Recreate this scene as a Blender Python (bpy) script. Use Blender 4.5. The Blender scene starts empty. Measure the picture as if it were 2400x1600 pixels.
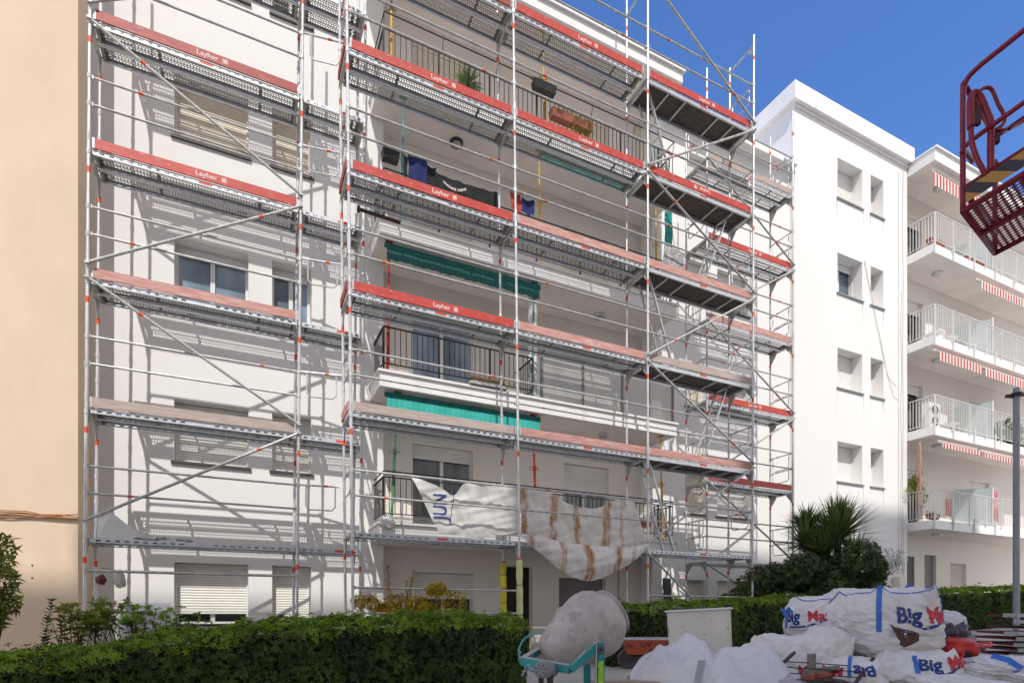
import bpy, bmesh, math, random
from mathutils import Vector, Matrix, noise
R = math.radians
scene = bpy.context.scene
COL = scene.collection
rnd = random.Random(7)

# ---------- camera numbers (shift lens, level camera), used to read distances off the place
S_, C_, FP, HY, CAMH = .4296, .9030, 1346., 1439., 1.1
def at(px, py, Y):
    "point on the plane y=Y seen at a pixel of the 2400x1600 photograph"
    k = (px - 1200) / FP
    X = Y * (S_ + k * C_) / (C_ - k * S_)
    d = X * S_ + Y * C_
    return Vector((X, Y, CAMH + (HY - py) / FP * d))
def atd(px, py, d):
    r = (px - 1200) / FP * d
    return Vector((d * S_ + r * C_, d * C_ - r * S_, CAMH + (HY - py) / FP * d))
def gz(x):
    return min(max(0., .045 * (x - 4)), .95)

# ---------- materials
MATS = {}
def newmat(name):
    m = bpy.data.materials.new(name); m.use_nodes = True
    nt = m.node_tree; b = nt.nodes['Principled BSDF']
    MATS[name] = m
    return m, nt, b
def nn(nt, t, **kw):
    n = nt.nodes.new(t)
    for k, v in kw.items():
        if k in n.inputs.keys(): n.inputs[k].default_value = v
        else: setattr(n, k, v)
    return n
def coords(nt, scale=(1, 1, 1)):
    tc = nt.nodes.new('ShaderNodeTexCoord'); mp = nt.nodes.new('ShaderNodeMapping')
    mp.inputs['Scale'].default_value = scale
    nt.links.new(tc.outputs['Object'], mp.inputs['Vector'])
    return mp.outputs['Vector']
def ramp(nt, src, stops):
    r = nt.nodes.new('ShaderNodeValToRGB'); e = r.color_ramp.elements
    while len(e) < len(stops): e.new(.5)
    for i, (p, c) in enumerate(stops):
        e[i].position = p; e[i].color = (*c, 1) if len(c) == 3 else c
    nt.links.new(src, r.inputs['Fac'])
    return r.outputs['Color']
def mat(name, col, rough=.6, metal=0., var=.12, scale=3., stretch=(1, 1, 1), dirt=None, dscale=2., dlo=.55, dhi=.7,
        bump=0., bscale=60., bstretch=(1, 1, 1), spec=.5, transl=0., coat=0., alpha=1., ddet=6):
    m, nt, b = newmat(name); L = nt.links.new
    v = coords(nt, stretch)
    n = nn(nt, 'ShaderNodeTexNoise', Scale=scale, Detail=5., Roughness=.6); L(v, n.inputs['Vector'])
    lo = tuple(max(0, c * (1 - var)) for c in col); hi = tuple(min(1, c * (1 + var)) for c in col)
    c = ramp(nt, n.outputs['Fac'], [(.3, lo), (.7, hi)])
    if dirt:
        v2 = coords(nt, stretch)
        n2 = nn(nt, 'ShaderNodeTexNoise', Scale=dscale, Detail=float(ddet), Roughness=.65); L(v2, n2.inputs['Vector'])
        f = ramp(nt, n2.outputs['Fac'], [(dlo, (0, 0, 0)), (dhi, (1, 1, 1))])
        mx = nt.nodes.new('ShaderNodeMix'); mx.data_type = 'RGBA'
        L(f, mx.inputs['Factor']); L(c, mx.inputs[6]); mx.inputs[7].default_value = (*dirt, 1)
        c = mx.outputs[2]
    L(c, b.inputs['Base Color'])
    b.inputs['Roughness'].default_value = rough; b.inputs['Metallic'].default_value = metal
    b.inputs['Specular IOR Level'].default_value = spec
    b.inputs['Alpha'].default_value = alpha
    if coat: b.inputs['Coat Weight'].default_value = coat
    if bump:
        v3 = coords(nt, bstretch)
        n3 = nn(nt, 'ShaderNodeTexNoise', Scale=bscale, Detail=4.); L(v3, n3.inputs['Vector'])
        bp = nn(nt, 'ShaderNodeBump', Strength=bump, Distance=.01); L(n3.outputs['Fac'], bp.inputs['Height'])
        L(bp.outputs['Normal'], b.inputs['Normal'])
    if transl:
        tr = nt.nodes.new('ShaderNodeBsdfTranslucent'); L(c, tr.inputs['Color'])
        ms = nn(nt, 'ShaderNodeMixShader', Fac=transl)
        out = nt.nodes['Material Output']
        L(b.outputs[0], ms.inputs[1]); L(tr.outputs[0], ms.inputs[2]); L(ms.outputs[0], out.inputs['Surface'])
    return m

# rendered wall: white render with faint courses of insulation board, hairlines and stains
def wallmat(name, col, course=.25, stain=(.55, .53, .50), amt=.25):
    m, nt, b = newmat(name); L = nt.links.new
    v = coords(nt)
    n = nn(nt, 'ShaderNodeTexNoise', Scale=.7, Detail=6., Roughness=.6); L(v, n.inputs['Vector'])
    c = ramp(nt, n.outputs['Fac'], [(.3, tuple(x * .965 for x in col)), (.7, col)])
    v2 = coords(nt, (1.2, 1.2, .25))
    n2 = nn(nt, 'ShaderNodeTexNoise', Scale=2.2, Detail=8., Roughness=.7); L(v2, n2.inputs['Vector'])
    f = ramp(nt, n2.outputs['Fac'], [(.60, (0, 0, 0)), (.85, (amt, amt, amt))])
    mx = nt.nodes.new('ShaderNodeMix'); mx.data_type = 'RGBA'
    L(f, mx.inputs['Factor']); L(c, mx.inputs[6]); mx.inputs[7].default_value = (*stain, 1)
    L(mx.outputs[2], b.inputs['Base Color'])
    b.inputs['Roughness'].default_value = .85; b.inputs['Specular IOR Level'].default_value = .25
    w = nn(nt, 'ShaderNodeTexWave', Scale=1 / course / 3.14159 * 1.57, Distortion=.3, Detail=2.)
    w.wave_type = 'BANDS'; w.bands_direction = 'Z'
    L(coords(nt), w.inputs['Vector'])
    n3 = nn(nt, 'ShaderNodeTexNoise', Scale=90., Detail=3.); L(coords(nt), n3.inputs['Vector'])
    n4 = nn(nt, 'ShaderNodeTexNoise', Scale=6., Detail=3.); L(coords(nt, (1, 1, 3)), n4.inputs['Vector'])
    a = nn(nt, 'ShaderNodeMath', operation='MULTIPLY'); L(w.outputs['Fac'], a.inputs[0]); a.inputs[1].default_value = .35
    a2 = nn(nt, 'ShaderNodeMath', operation='ADD'); L(a.outputs[0], a2.inputs[0]); L(n3.outputs['Fac'], a2.inputs[1])
    a3 = nn(nt, 'ShaderNodeMath', operation='MULTIPLY_ADD'); L(n4.outputs['Fac'], a3.inputs[0]); a3.inputs[1].default_value = 2.2; L(a2.outputs[0], a3.inputs[2])
    bp = nn(nt, 'ShaderNodeBump', Strength=.12, Distance=.004); L(a3.outputs[0], bp.inputs['Height'])
    L(bp.outputs['Normal'], b.inputs['Normal'])
    return m
def stripes(name, a, bcol, axis=0, period=.16, rough=.7):
    m, nt, b = newmat(name); L = nt.links.new
    tc = nt.nodes.new('ShaderNodeTexCoord'); sx = nt.nodes.new('ShaderNodeSeparateXYZ'); L(tc.outputs['Object'], sx.inputs[0])
    d = nn(nt, 'ShaderNodeMath', operation='DIVIDE'); L(sx.outputs[axis], d.inputs[0]); d.inputs[1].default_value = period
    f = nn(nt, 'ShaderNodeMath', operation='FRACT'); L(d.outputs[0], f.inputs[0])
    g = nn(nt, 'ShaderNodeMath', operation='GREATER_THAN'); L(f.outputs[0], g.inputs[0]); g.inputs[1].default_value = .5
    mx = nt.nodes.new('ShaderNodeMix'); mx.data_type = 'RGBA'
    L(g.outputs[0], mx.inputs['Factor']); mx.inputs[6].default_value = (*a, 1); mx.inputs[7].default_value = (*bcol, 1)
    L(mx.outputs[2], b.inputs['Base Color']); b.inputs['Roughness'].default_value = rough
    return m

WALL = wallmat('white_render', (.81, .79, .755))
WALLB = wallmat('white_render_smooth', (.81, .795, .765), .33, amt=.12)
RECESS = wallmat('cream_render', (.80, .745, .67), .5, (.5, .42, .3), .35)
SOFFIT = mat('soffit_paint', (.80, .73, .68), .85, var=.08, scale=1.2, dirt=(.45, .33, .17), dscale=.9, dlo=.64, dhi=.8)
SLAB = mat('slab_paint', (.82, .80, .77), .7, var=.05, scale=2., dirt=(.5, .47, .42), dscale=3, stretch=(1, 1, .3), dlo=.62, dhi=.85)
ORANGE = mat('ochre_render', (.72, .56, .40), .85, var=.05, scale=1.6, stretch=(1, 1, .5), dirt=(.34, .17, .09), dscale=3.4, dlo=.79, dhi=.81, bump=.25, bscale=70, ddet=1)
SHADESIDE = mat('ochre_shaded_tone', (.50, .36, .25), .85, var=.07, scale=1.1)  # the ochre render with its shade put into the colour; not assigned
GALV = mat('galvanised_steel', (.60, .60, .59), .42, .45, var=.22, scale=9, stretch=(1, 1, .35), dirt=(.62, .61, .58), dscale=12, dlo=.58, dhi=.68)
GALVD = mat('galvanised_tube', (.46, .455, .43), .5, .35, var=.25, scale=10, dirt=(.60, .58, .52), dscale=14, dlo=.56, dhi=.64)
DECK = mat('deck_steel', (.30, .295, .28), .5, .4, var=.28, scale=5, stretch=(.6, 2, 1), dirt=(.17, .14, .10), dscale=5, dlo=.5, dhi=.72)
CHANNEL = mat('deck_channel', (.62, .64, .67), .42, .4, var=.18, scale=6, dirt=(.35, .34, .32), dscale=6, dlo=.58, dhi=.75)
REDB = mat('red_toe_board', (.50, .055, .038), .5, var=.14, scale=5, stretch=(.5, 1, 3), dirt=(.62, .36, .30), dscale=13, dlo=.60, dhi=.66)
REDD = mat('dark_red_toe_board', (.36, .055, .045), .55, var=.2, scale=5, stretch=(.5, 1, 3), dirt=(.50, .28, .24), dscale=7, dlo=.58, dhi=.72)
PINKW = mat('faded_red_board', (.52, .24, .20), .75, var=.22, scale=12, stretch=(.3, 1, 5), dirt=(.62, .46, .40), dscale=9, dlo=.46, dhi=.66)
GREYW = mat('weathered_board', (.42, .33, .29), .8, var=.18, scale=9, stretch=(.3, 1, 5), dirt=(.56, .47, .42), dscale=7, dlo=.48, dhi=.7)
MARK = mat('orange_marker', (.72, .09, .03), .5, var=.1, scale=20)
WHITEINK = mat('white_ink', (.78, .66, .62), .7, var=.1, scale=30)
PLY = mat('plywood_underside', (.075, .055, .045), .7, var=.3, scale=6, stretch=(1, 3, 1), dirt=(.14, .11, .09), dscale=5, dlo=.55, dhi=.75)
ALU = mat('aluminium', (.60, .61, .62), .4, .6, var=.15, scale=8)
SHUT = mat('shutter_slats', (.78, .75, .69), .6, var=.06, scale=3)
SHUTW = mat('white_shutter_slats', (.80, .78, .74), .6, var=.03, scale=3)
SHUTB = mat('beige_shutter', (.74, .67, .54), .65, var=.08, scale=3)
FRAMEW = mat('white_frame', (.74, .73, .71), .45, var=.05)
SILL = mat('dark_sill', (.055, .05, .048), .6, var=.2, scale=10)
GREYSILL = mat('grey_sill', (.25, .25, .25), .6, var=.2, scale=10)
BLACKM = mat('black_iron', (.02, .02, .022), .45, .2, var=.3, scale=12, dirt=(.10, .05, .03), dscale=16, dlo=.62, dhi=.7)
WHITEM = mat('white_iron', (.70, .69, .66), .5, .1, var=.08, scale=6, dirt=(.40, .28, .18), dscale=12, dlo=.70, dhi=.8)
TEAL = stripes('teal_awning_cloth', (.025, .40, .34), (.04, .44, .38), 0, .115)
TEALD = mat('dark_teal_cloth', (.012, .16, .13), .8, var=.25, scale=5)
TEALM = mat('teal_paint', (.02, .27, .25), .45, var=.15, scale=4, dirt=(.45, .44, .42), dscale=9, dlo=.60, dhi=.66)
GREENP = mat('green_prop_paint', (.09, .30, .13), .5, var=.25, scale=14, dirt=(.03, .05, .04), dscale=20, dlo=.52, dhi=.6)
REDP = mat('red_prop_paint', (.55, .03, .025), .5, var=.25, scale=14, dirt=(.15, .02, .02), dscale=20, dlo=.56, dhi=.64)
YELP = mat('ochre_prop_paint', (.60, .34, .06), .55, var=.25, scale=14, dirt=(.22, .12, .05), dscale=20, dlo=.56, dhi=.64)
TEALP = mat('teal_prop_paint', (.07, .34, .30), .5, var=.25, scale=14, dirt=(.05, .07, .06), dscale=20, dlo=.52, dhi=.6)
FOAM = mat('pale_yellow_foam', (.62, .63, .28), .9, var=.1, scale=8)
FOAMY = mat('yellow_foam', (.70, .60, .04), .9, var=.1, scale=8)
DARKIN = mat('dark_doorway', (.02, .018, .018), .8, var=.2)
CONC = mat('drum_concrete', (.50, .44, .38), .85, var=.2, scale=6, dirt=(.27, .23, .21), dscale=9, dlo=.52, dhi=.72, bump=.2, bscale=22)
DIRTYW = mat('dirty_white_plastic', (.74, .68, .56), .6, var=.07, scale=2.5, dirt=(.22, .19, .15), dscale=14, dlo=.62, dhi=.70, bump=.3, bscale=12)
BAG = mat('woven_bag', (.88, .84, .78), .75, var=.06, scale=5, dirt=(.60, .52, .44), dscale=3, dlo=.50, dhi=.76, bump=.9, bscale=9, bstretch=(1.5, 1.5, 3), transl=.12)
BAGD = mat('torn_dark_inside', (.10, .05, .035), .9, var=.3, scale=12)
STRAP = mat('blue_strap', (.05, .17, .52), .7, var=.15, scale=10)
INKB = mat('blue_ink', (.018, .05, .21), .6, var=.12, scale=12)
INKR = mat('red_ink', (.60, .035, .045), .6, var=.1, scale=12)
INKG = mat('grey_ink', (.30, .32, .38), .6, var=.1, scale=12)
SHEETW = mat('clear_plastic_sheet', (.88, .87, .86), .3, var=.05, scale=4, alpha=.74, bump=1., bscale=6)
RUST = mat('rusty_iron', (.085, .05, .04), .7, .3, var=.3, scale=12)
WOODG = mat('grey_timber', (.24, .20, .18), .8, var=.2, scale=8, stretch=(1, 1, 4))
LIFT = mat('maroon_paint', (.25, .012, .032), .38, .1, var=.15, scale=6, dirt=(.30, .05, .07), dscale=18, dlo=.64, dhi=.70)
JERRY = mat('red_jerrycan_plastic', (.62, .035, .022), .35, var=.08, scale=5, dirt=(.5, .12, .08), dscale=6, dlo=.6, dhi=.75)
POLE = mat('grey_pole_paint', (.30, .30, .30), .5, .2, var=.1, scale=4)
BARROW = mat('orange_barrow', (.50, .10, .04), .6, var=.2, scale=5, dirt=(.05, .04, .035), dscale=5, dlo=.5, dhi=.6)
RUBBER = mat('dusty_rubber', (.09, .085, .09), .8, var=.25, scale=8)
FORMR = mat('red_form_panel', (.16, .03, .03), .6, var=.25, scale=7)
FORMW = mat('dirty_white_end', (.50, .48, .46), .6, var=.15, scale=12, dirt=(.2, .08, .07), dscale=9, dlo=.55, dhi=.65)
CLOTHK = mat('black_cloth', (.012, .012, .013), .9, var=.3, scale=6)
CLOTHB = mat('navy_cloth', (.012, .02, .11), .9, var=.3, scale=6)
CLOTHR = mat('red_cloth', (.45, .03, .02), .85, var=.2, scale=6)
CLOTHP = mat('pink_cloth', (.60, .15, .20), .85, var=.2, scale=6)
CURT = mat('pink_curtain', (.62, .30, .24), .85, var=.12, scale=6)
CLAY = mat('terracotta', (.30, .09, .05), .75, var=.2, scale=7)
STRIPE = stripes('red_white_awning', (.70, .67, .60), (.50, .06, .06), 0, .19)
GLASSD = mat('frosted_divider', (.58, .68, .68), .25, var=.05, scale=1)
SCREEN = mat('frosted_panel', (.66, .65, .62), .3, var=.2, scale=1.3, alpha=.62, dirt=(.68, .60, .48), dscale=1.3, dlo=.50, dhi=.72)
CABLEO = mat('ochre_cable', (.42, .20, .09), .8, var=.2, scale=9)
CABLEG = mat('grey_cable', (.30, .30, .30), .7, var=.2, scale=9)
GRANITE = mat('cement_board', (.33, .32, .31), .8, var=.35, scale=14, dirt=(.62, .6, .57), dscale=9, dlo=.53, dhi=.62)
POLY = mat('polystyrene', (.58, .57, .54), .85, var=.1, scale=8)
LAMPG = mat('lamp_glass', (.40, .37, .33), .3, var=.1)
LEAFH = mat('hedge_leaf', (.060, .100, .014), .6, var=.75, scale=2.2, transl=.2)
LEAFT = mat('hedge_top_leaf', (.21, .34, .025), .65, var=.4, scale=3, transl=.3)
LEAFD = mat('dark_leaf', (.075, .115, .03), .45, var=.7, scale=5, transl=.2)
LEAFY = mat('yellow_leaf', (.50, .36, .025), .5, var=.4, scale=6, transl=.3)
LEAFN = mat('new_leaf', (.22, .26, .035), .5, var=.35, scale=8, transl=.3)
LEAFP = mat('sword_leaf', (.14, .20, .06), .45, var=.4, scale=5, transl=.15)
TWIG = mat('twig_bark', (.10, .075, .05), .8, var=.2, scale=9)
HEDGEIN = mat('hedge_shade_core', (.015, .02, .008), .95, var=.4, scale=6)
PAVE = mat('dusty_concrete', (.46, .43, .385), .85, var=.12, scale=1.5, dirt=(.52, .50, .46), dscale=2.5, dlo=.5, dhi=.75, bump=.3, bscale=30)
SOIL = mat('garden_soil', (.12, .09, .06), .95, var=.3, scale=5, bump=.6, bscale=12)
FACING = mat('far_side_render', (.80, .67, .52), .85, var=.06, scale=1)

def glassmat(name, col, rough=.06):
    m, nt, b = newmat(name); L = nt.links.new
    n = nn(nt, 'ShaderNodeTexNoise', Scale=1.7, Detail=3.); L(coords(nt, (1, 1, .4)), n.inputs['Vector'])
    L(ramp(nt, n.outputs['Fac'], [(.35, tuple(c * .6 for c in col)), (.65, tuple(min(1, c * 1.4) for c in col))]), b.inputs['Base Color'])
    b.inputs['Roughness'].default_value = rough; b.inputs['Specular IOR Level'].default_value = .9
    return m
GLASS = glassmat('window_glass', (.08, .11, .15))
GLASSC = glassmat('curtained_glass', (.15, .155, .15), .15)
GLASSB = glassmat('pale_window_glass', (.24, .31, .38), .12)
GLASSK = glassmat('dark_window_glass', (.018, .02, .022))
CURTW = mat('net_curtain', (.38, .38, .37), .8, var=.3, scale=9, stretch=(5, 1, .1))

# rust-streaked tarpaulin
def tarpmat():
    m, nt, b = newmat('stained_tarpaulin'); L = nt.links.new
    n = nn(nt, 'ShaderNodeTexNoise', Scale=2.5, Detail=7., Roughness=.65); L(coords(nt), n.inputs['Vector'])
    c = ramp(nt, n.outputs['Fac'], [(.3, (.68, .62, .55)), (.62, (.88, .85, .80))])
    tc = nt.nodes.new('ShaderNodeTexCoord'); sx = nt.nodes.new('ShaderNodeSeparateXYZ'); L(tc.outputs['Object'], sx.inputs[0])
    wn = nn(nt, 'ShaderNodeTexNoise', Scale=3., Detail=3.); L(coords(nt, (.6, .6, 1)), wn.inputs['Vector'])
    xs = nn(nt, 'ShaderNodeMath', operation='MULTIPLY_ADD'); L(wn.outputs['Fac'], xs.inputs[0]); xs.inputs[1].default_value = .34; L(sx.outputs[0], xs.inputs[2])
    tot = None
    for x0, w, a in ((4.98, .10, .9), (5.66, .075, 1.), (6.22, .085, 1.), (6.93, .10, 1.), (7.35, .05, .55), (4.65, .05, .4)):
        s = nn(nt, 'ShaderNodeMath', operation='SUBTRACT'); L(xs.outputs[0], s.inputs[0]); s.inputs[1].default_value = x0 + .17
        ab = nn(nt, 'ShaderNodeMath', operation='ABSOLUTE'); L(s.outputs[0], ab.inputs[0])
        mr = nt.nodes.new('ShaderNodeMapRange'); L(ab.outputs[0], mr.inputs[0]); mr.inputs[1].default_value = w * .5; mr.inputs[2].default_value = w * 1.35; mr.inputs[3].default_value = a; mr.inputs[4].default_value = 0
        if tot is None: tot = mr.outputs[0]
        else:
            ad = nn(nt, 'ShaderNodeMath', operation='MAXIMUM'); L(tot, ad.inputs[0]); L(mr.outputs[0], ad.inputs[1]); tot = ad.outputs[0]
    n2 = nn(nt, 'ShaderNodeTexNoise', Scale=4., Detail=6., Roughness=.7); L(coords(nt, (3, 1, .5)), n2.inputs['Vector'])
    f2 = ramp(nt, n2.outputs['Fac'], [(.36, (.15, .15, .15)), (.56, (1, 1, 1))])
    mu = nn(nt, 'ShaderNodeMath', operation='MULTIPLY'); L(tot, mu.inputs[0]); L(f2, mu.inputs[1])
    mx = nt.nodes.new('ShaderNodeMix'); mx.data_type = 'RGBA'
    L(mu.outputs[0], mx.inputs['Factor']); L(c, mx.inputs[6]); mx.inputs[7].default_value = (.40, .17, .035, 1)
    L(mx.outputs[2], b.inputs['Base Color']); b.inputs['Roughness'].default_value = .65
    n3 = nn(nt, 'ShaderNodeTexNoise', Scale=5., Detail=4., Distortion=1.); L(coords(nt), n3.inputs['Vector'])
    bp = nn(nt, 'ShaderNodeBump', Strength=.6, Distance=.04); L(n3.outputs['Fac'], bp.inputs['Height']); L(bp.outputs['Normal'], b.inputs['Normal'])
    tr = nt.nodes.new('ShaderNodeBsdfTranslucent'); L(mx.outputs[2], tr.inputs['Color'])
    ms = nn(nt, 'ShaderNodeMixShader', Fac=.25); L(b.outputs[0], ms.inputs[1]); L(tr.outputs[0], ms.inputs[2]); L(ms.outputs[0], nt.nodes['Material Output'].inputs['Surface'])
    return m
TARP = tarpmat()
def hazard():
    m, nt, b = newmat('hazard_stripes'); L = nt.links.new
    tc = nt.nodes.new('ShaderNodeTexCoord'); sx = nt.nodes.new('ShaderNodeSeparateXYZ'); L(tc.outputs['UV'], sx.inputs[0])
    a = nn(nt, 'ShaderNodeMath', operation='FRACT'); L(sx.outputs[0], a.inputs[0])
    g = nn(nt, 'ShaderNodeMath', operation='GREATER_THAN'); L(a.outputs[0], g.inputs[0]); g.inputs[1].default_value = .5
    mx = nt.nodes.new('ShaderNodeMix'); mx.data_type = 'RGBA'; L(g.outputs[0], mx.inputs['Factor'])
    mx.inputs[6].default_value = (.42, .22, .035, 1); mx.inputs[7].default_value = (.02, .025, .035, 1)
    L(mx.outputs[2], b.inputs['Base Color']); b.inputs['Roughness'].default_value = .5
    return m
HAZ = hazard()

# ---------- mesh builder
class MB:
    def __init__(s): s.v = []; s.f = []; s.mi = []; s.cur = 0
    def quad(s, a, b, c, d):
        n = len(s.v); s.v += [tuple(a), tuple(b), tuple(c), tuple(d)]; s.f.append((n, n + 1, n + 2, n + 3)); s.mi.append(s.cur)
    def tri(s, a, b, c):
        n = len(s.v); s.v += [tuple(a), tuple(b), tuple(c)]; s.f.append((n, n + 1, n + 2)); s.mi.append(s.cur)
    def face(s, pts):
        n = len(s.v); s.v += [tuple(p) for p in pts]; s.f.append(tuple(range(n, n + len(pts)))); s.mi.append(s.cur)
    def box(s, x0, x1, y0, y1, z0, z1):
        n = len(s.v)
        s.v += [(x0, y0, z0), (x1, y0, z0), (x1, y1, z0), (x0, y1, z0), (x0, y0, z1), (x1, y0, z1), (x1, y1, z1), (x0, y1, z1)]
        for f in ((0, 3, 2, 1), (4, 5, 6, 7), (0, 1, 5, 4), (1, 2, 6, 5), (2, 3, 7, 6), (3, 0, 4, 7)):
            s.f.append(tuple(n + i for i in f)); s.mi.append(s.cur)
        return s
    def obox(s, c, ax, ay, az):
        "box by centre and three half-axis vectors"
        c, ax, ay, az = map(Vector, (c, ax, ay, az)); n = len(s.v)
        for k in (-1, 1):
            for i, j in ((-1, -1), (1, -1), (1, 1), (-1, 1)): s.v.append(tuple(c + ax * i + ay * j + az * k))
        for f in ((0, 3, 2, 1), (4, 5, 6, 7), (0, 1, 5, 4), (1, 2, 6, 5), (2, 3, 7, 6), (3, 0, 4, 7)):
            s.f.append(tuple(n + i for i in f)); s.mi.append(s.cur)
        return s
    def bar(s, p, q, w, h, up=(0, 0, 1)):
        p, q = Vector(p), Vector(q); d = (q - p); l = d.length; d.normalize(); up = Vector(up)
        sd = d.cross(up)
        if sd.length < 1e-4: sd = Vector((1, 0, 0))
        sd.normalize(); u = sd.cross(d).normalized()
        return s.obox((p + q) / 2, d * l / 2, sd * w / 2, u * h / 2)
    def tube(s, pts, r, n=8, caps=True, closed=False):
        pts = [Vector(p) for p in pts]; rs = r if isinstance(r, (list, tuple)) else [r] * len(pts)
        rings = []; prev = None; m = len(pts)
        for i, p in enumerate(pts):
            if closed: d = pts[(i + 1) % m] - pts[i - 1]
            else: d = (pts[min(i + 1, m - 1)] - pts[max(i - 1, 0)])
            if d.length < 1e-9: d = Vector((0, 0, 1))
            d.normalize()
            a = prev if prev is not None else (Vector((0, 0, 1)) if abs(d.z) < .9 else Vector((1, 0, 0)))
            a = (a - d * a.dot(d)); a.normalize(); prev = a; b = d.cross(a)
            st = len(s.v)
            for k in range(n):
                t = 2 * math.pi * k / n; s.v.append(tuple(p + (a * math.cos(t) + b * math.sin(t)) * rs[i]))
            rings.append(st)
        segs = list(zip(rings, rings[1:]))
        if closed: segs.append((rings[-1], rings[0]))
        for a0, b0 in segs:
            for k in range(n):
                s.f.append((a0 + k, a0 + (k + 1) % n, b0 + (k + 1) % n, b0 + k)); s.mi.append(s.cur)
        if caps and not closed:
            s.f.append(tuple(rings[0] + k for k in range(n))[::-1]); s.mi.append(s.cur)
            s.f.append(tuple(rings[-1] + k for k in range(n))); s.mi.append(s.cur)
        return s
    def grid(s, fn, nu, nv, wrapu=False):
        st = len(s.v); cu = nu if wrapu else nu + 1
        for j in range(nv + 1):
            for i in range(cu): s.v.append(tuple(fn(i / nu, j / nv)))
        for j in range(nv):
            for i in range(nu):
                a = st + j * cu + i; b = st + j * cu + (i + 1) % cu
                s.f.append((a, b, b + cu, a + cu)); s.mi.append(s.cur)
        return s
    def lathe(s, prof, n, o=(0, 0, 0), axis=(0, 0, 1)):
        ax = Vector(axis).normalized(); a = Vector((1, 0, 0)) if abs(ax.x) < .9 else Vector((0, 1, 0))
        a = (a - ax * a.dot(ax)).normalized(); b = ax.cross(a); o = Vector(o); m = len(prof) - 1
        def fn(u, v):
            t, r = prof[min(m, round(v * m))]; th = 2 * math.pi * u
            return o + ax * t + (a * math.cos(th) + b * math.sin(th)) * r
        return s.grid(fn, n, m, True)
    def mesh(s, name, mats, smooth=False):
        me = bpy.data.meshes.new(name)
        me.from_pydata(s.v, [], s.f)
        for m in (mats if isinstance(mats, (list, tuple)) else [mats]): me.materials.append(m)
        if any(s.mi): me.polygons.foreach_set('material_index', s.mi)
        if smooth: me.polygons.foreach_set('use_smooth', [True] * len(s.f))
        me.update(); return me
    def build(s, name, mats, parent=None, smooth=False, label=None, loc=None, kind=None):
        o = bpy.data.objects.new(name, s.mesh(name, mats, smooth)); COL.objects.link(o)
        if parent is not None: o.parent = parent
        if loc is not None: o.location = loc
        if label: o['label'] = label
        if kind: o['kind'] = kind
        return o
def link(name, me, parent=None, loc=None):
    o = bpy.data.objects.new(name, me); COL.objects.link(o)
    if parent is not None: o.parent = parent
    if loc is not None: o.location = loc
    return o
def tag(o, label=None, cat=None, group=None, kind=None):
    if label: o['label'] = label
    if cat: o['category'] = cat
    if group: o['group'] = group
    if kind: o['kind'] = kind
    return o
def thing(name, label, cat, loc=(0, 0, 0), rz=0, group=None):
    o = bpy.data.objects.new(name, None); COL.objects.link(o); o.location = loc; o.rotation_euler = (0, 0, rz)
    o.empty_display_size = .2
    return tag(o, label, cat, group)
def weld(o, d=1e-4):
    bm = bmesh.new(); bm.from_mesh(o.data); bmesh.ops.remove_doubles(bm, verts=bm.verts, dist=d); bm.to_mesh(o.data); bm.free()
def bevel(o, w=.005, seg=2):
    bm = bmesh.new(); bm.from_mesh(o.data)
    bmesh.ops.remove_doubles(bm, verts=bm.verts, dist=1e-5)
    bmesh.ops.bevel(bm, geom=[e for e in bm.edges if len(e.link_faces) == 2 and e.calc_face_angle(0) > .5], offset=w, segments=seg, affect='EDGES', clamp_overlap=True)
    bm.to_mesh(o.data); bm.free()

_tc = {}
def text_pts(text, size, offset=0., cuts=0):
    "lettering as triangles in (x, z) with the line centred on the origin"
    key = (text, size, offset, cuts)
    if key in _tc: return _tc[key]
    cu = bpy.data.curves.new('lettering', 'FONT'); cu.body = text; cu.size = size; cu.offset = offset
    cu.align_x = 'CENTER'; cu.align_y = 'CENTER'; cu.resolution_u = 3
    o = bpy.data.objects.new('lettering', cu); COL.objects.link(o); bpy.context.view_layer.update()
    me = bpy.data.meshes.new_from_object(o)
    bm = bmesh.new(); bm.from_mesh(me); bmesh.ops.triangulate(bm, faces=bm.faces)
    for _ in range(cuts): 
        bmesh.ops.subdivide_edges(bm, edges=[e for e in bm.edges if e.calc_length() > size * .08], cuts=1)
        bmesh.ops.triangulate(bm, faces=bm.faces)
    vs = [(v.co.x, v.co.y) for v in bm.verts]; bm.verts.ensure_lookup_table()
    fs = [tuple(v.index for v in f.verts) for f in bm.faces]
    bm.free(); bpy.data.objects.remove(o); bpy.data.curves.remove(cu); bpy.data.meshes.remove(me)
    _tc[key] = (vs, fs); return vs, fs
def text_on(mb, text, size, fn, offset=0., cuts=0, sx=1., flip=False):
    vs, fs = text_pts(text, size, offset, cuts); n = len(mb.v)
    for x, y in vs:
        if flip: x, y = -x, -y
        mb.v.append(tuple(fn(x * sx, y)))
    for f in fs: mb.f.append(tuple(n + i for i in f)); mb.mi.append(mb.cur)
    return mb
# ================= SETTING =================
def ground():
    m = MB()
    xs = [-400, -60, -20, -8, -2, 4, 6, 8, 12, 16, 20, 25.2, 40, 90, 400]
    ys = [-400, -60, -14, 0, 3, 6, 8, 10, 12, 13, 20, 60, 400]
    for i in range(len(xs) - 1):
        for j in range(len(ys) - 1):
            a, b, c, d = xs[i], xs[i + 1], ys[j], ys[j + 1]
            m.quad((a, c, gz(a)), (b, c, gz(b)), (b, d, gz(b)), (a, d, gz(a)))
    tag(m.build('ground', PAVE), kind='structure')
    m = MB()
    for a, b in ((-12, 3.7),):
        m.box(a, b, 6.2, 9.2, .004, .03)
    tag(m.build('planting_bed', SOIL), kind='structure')
ground()

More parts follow.
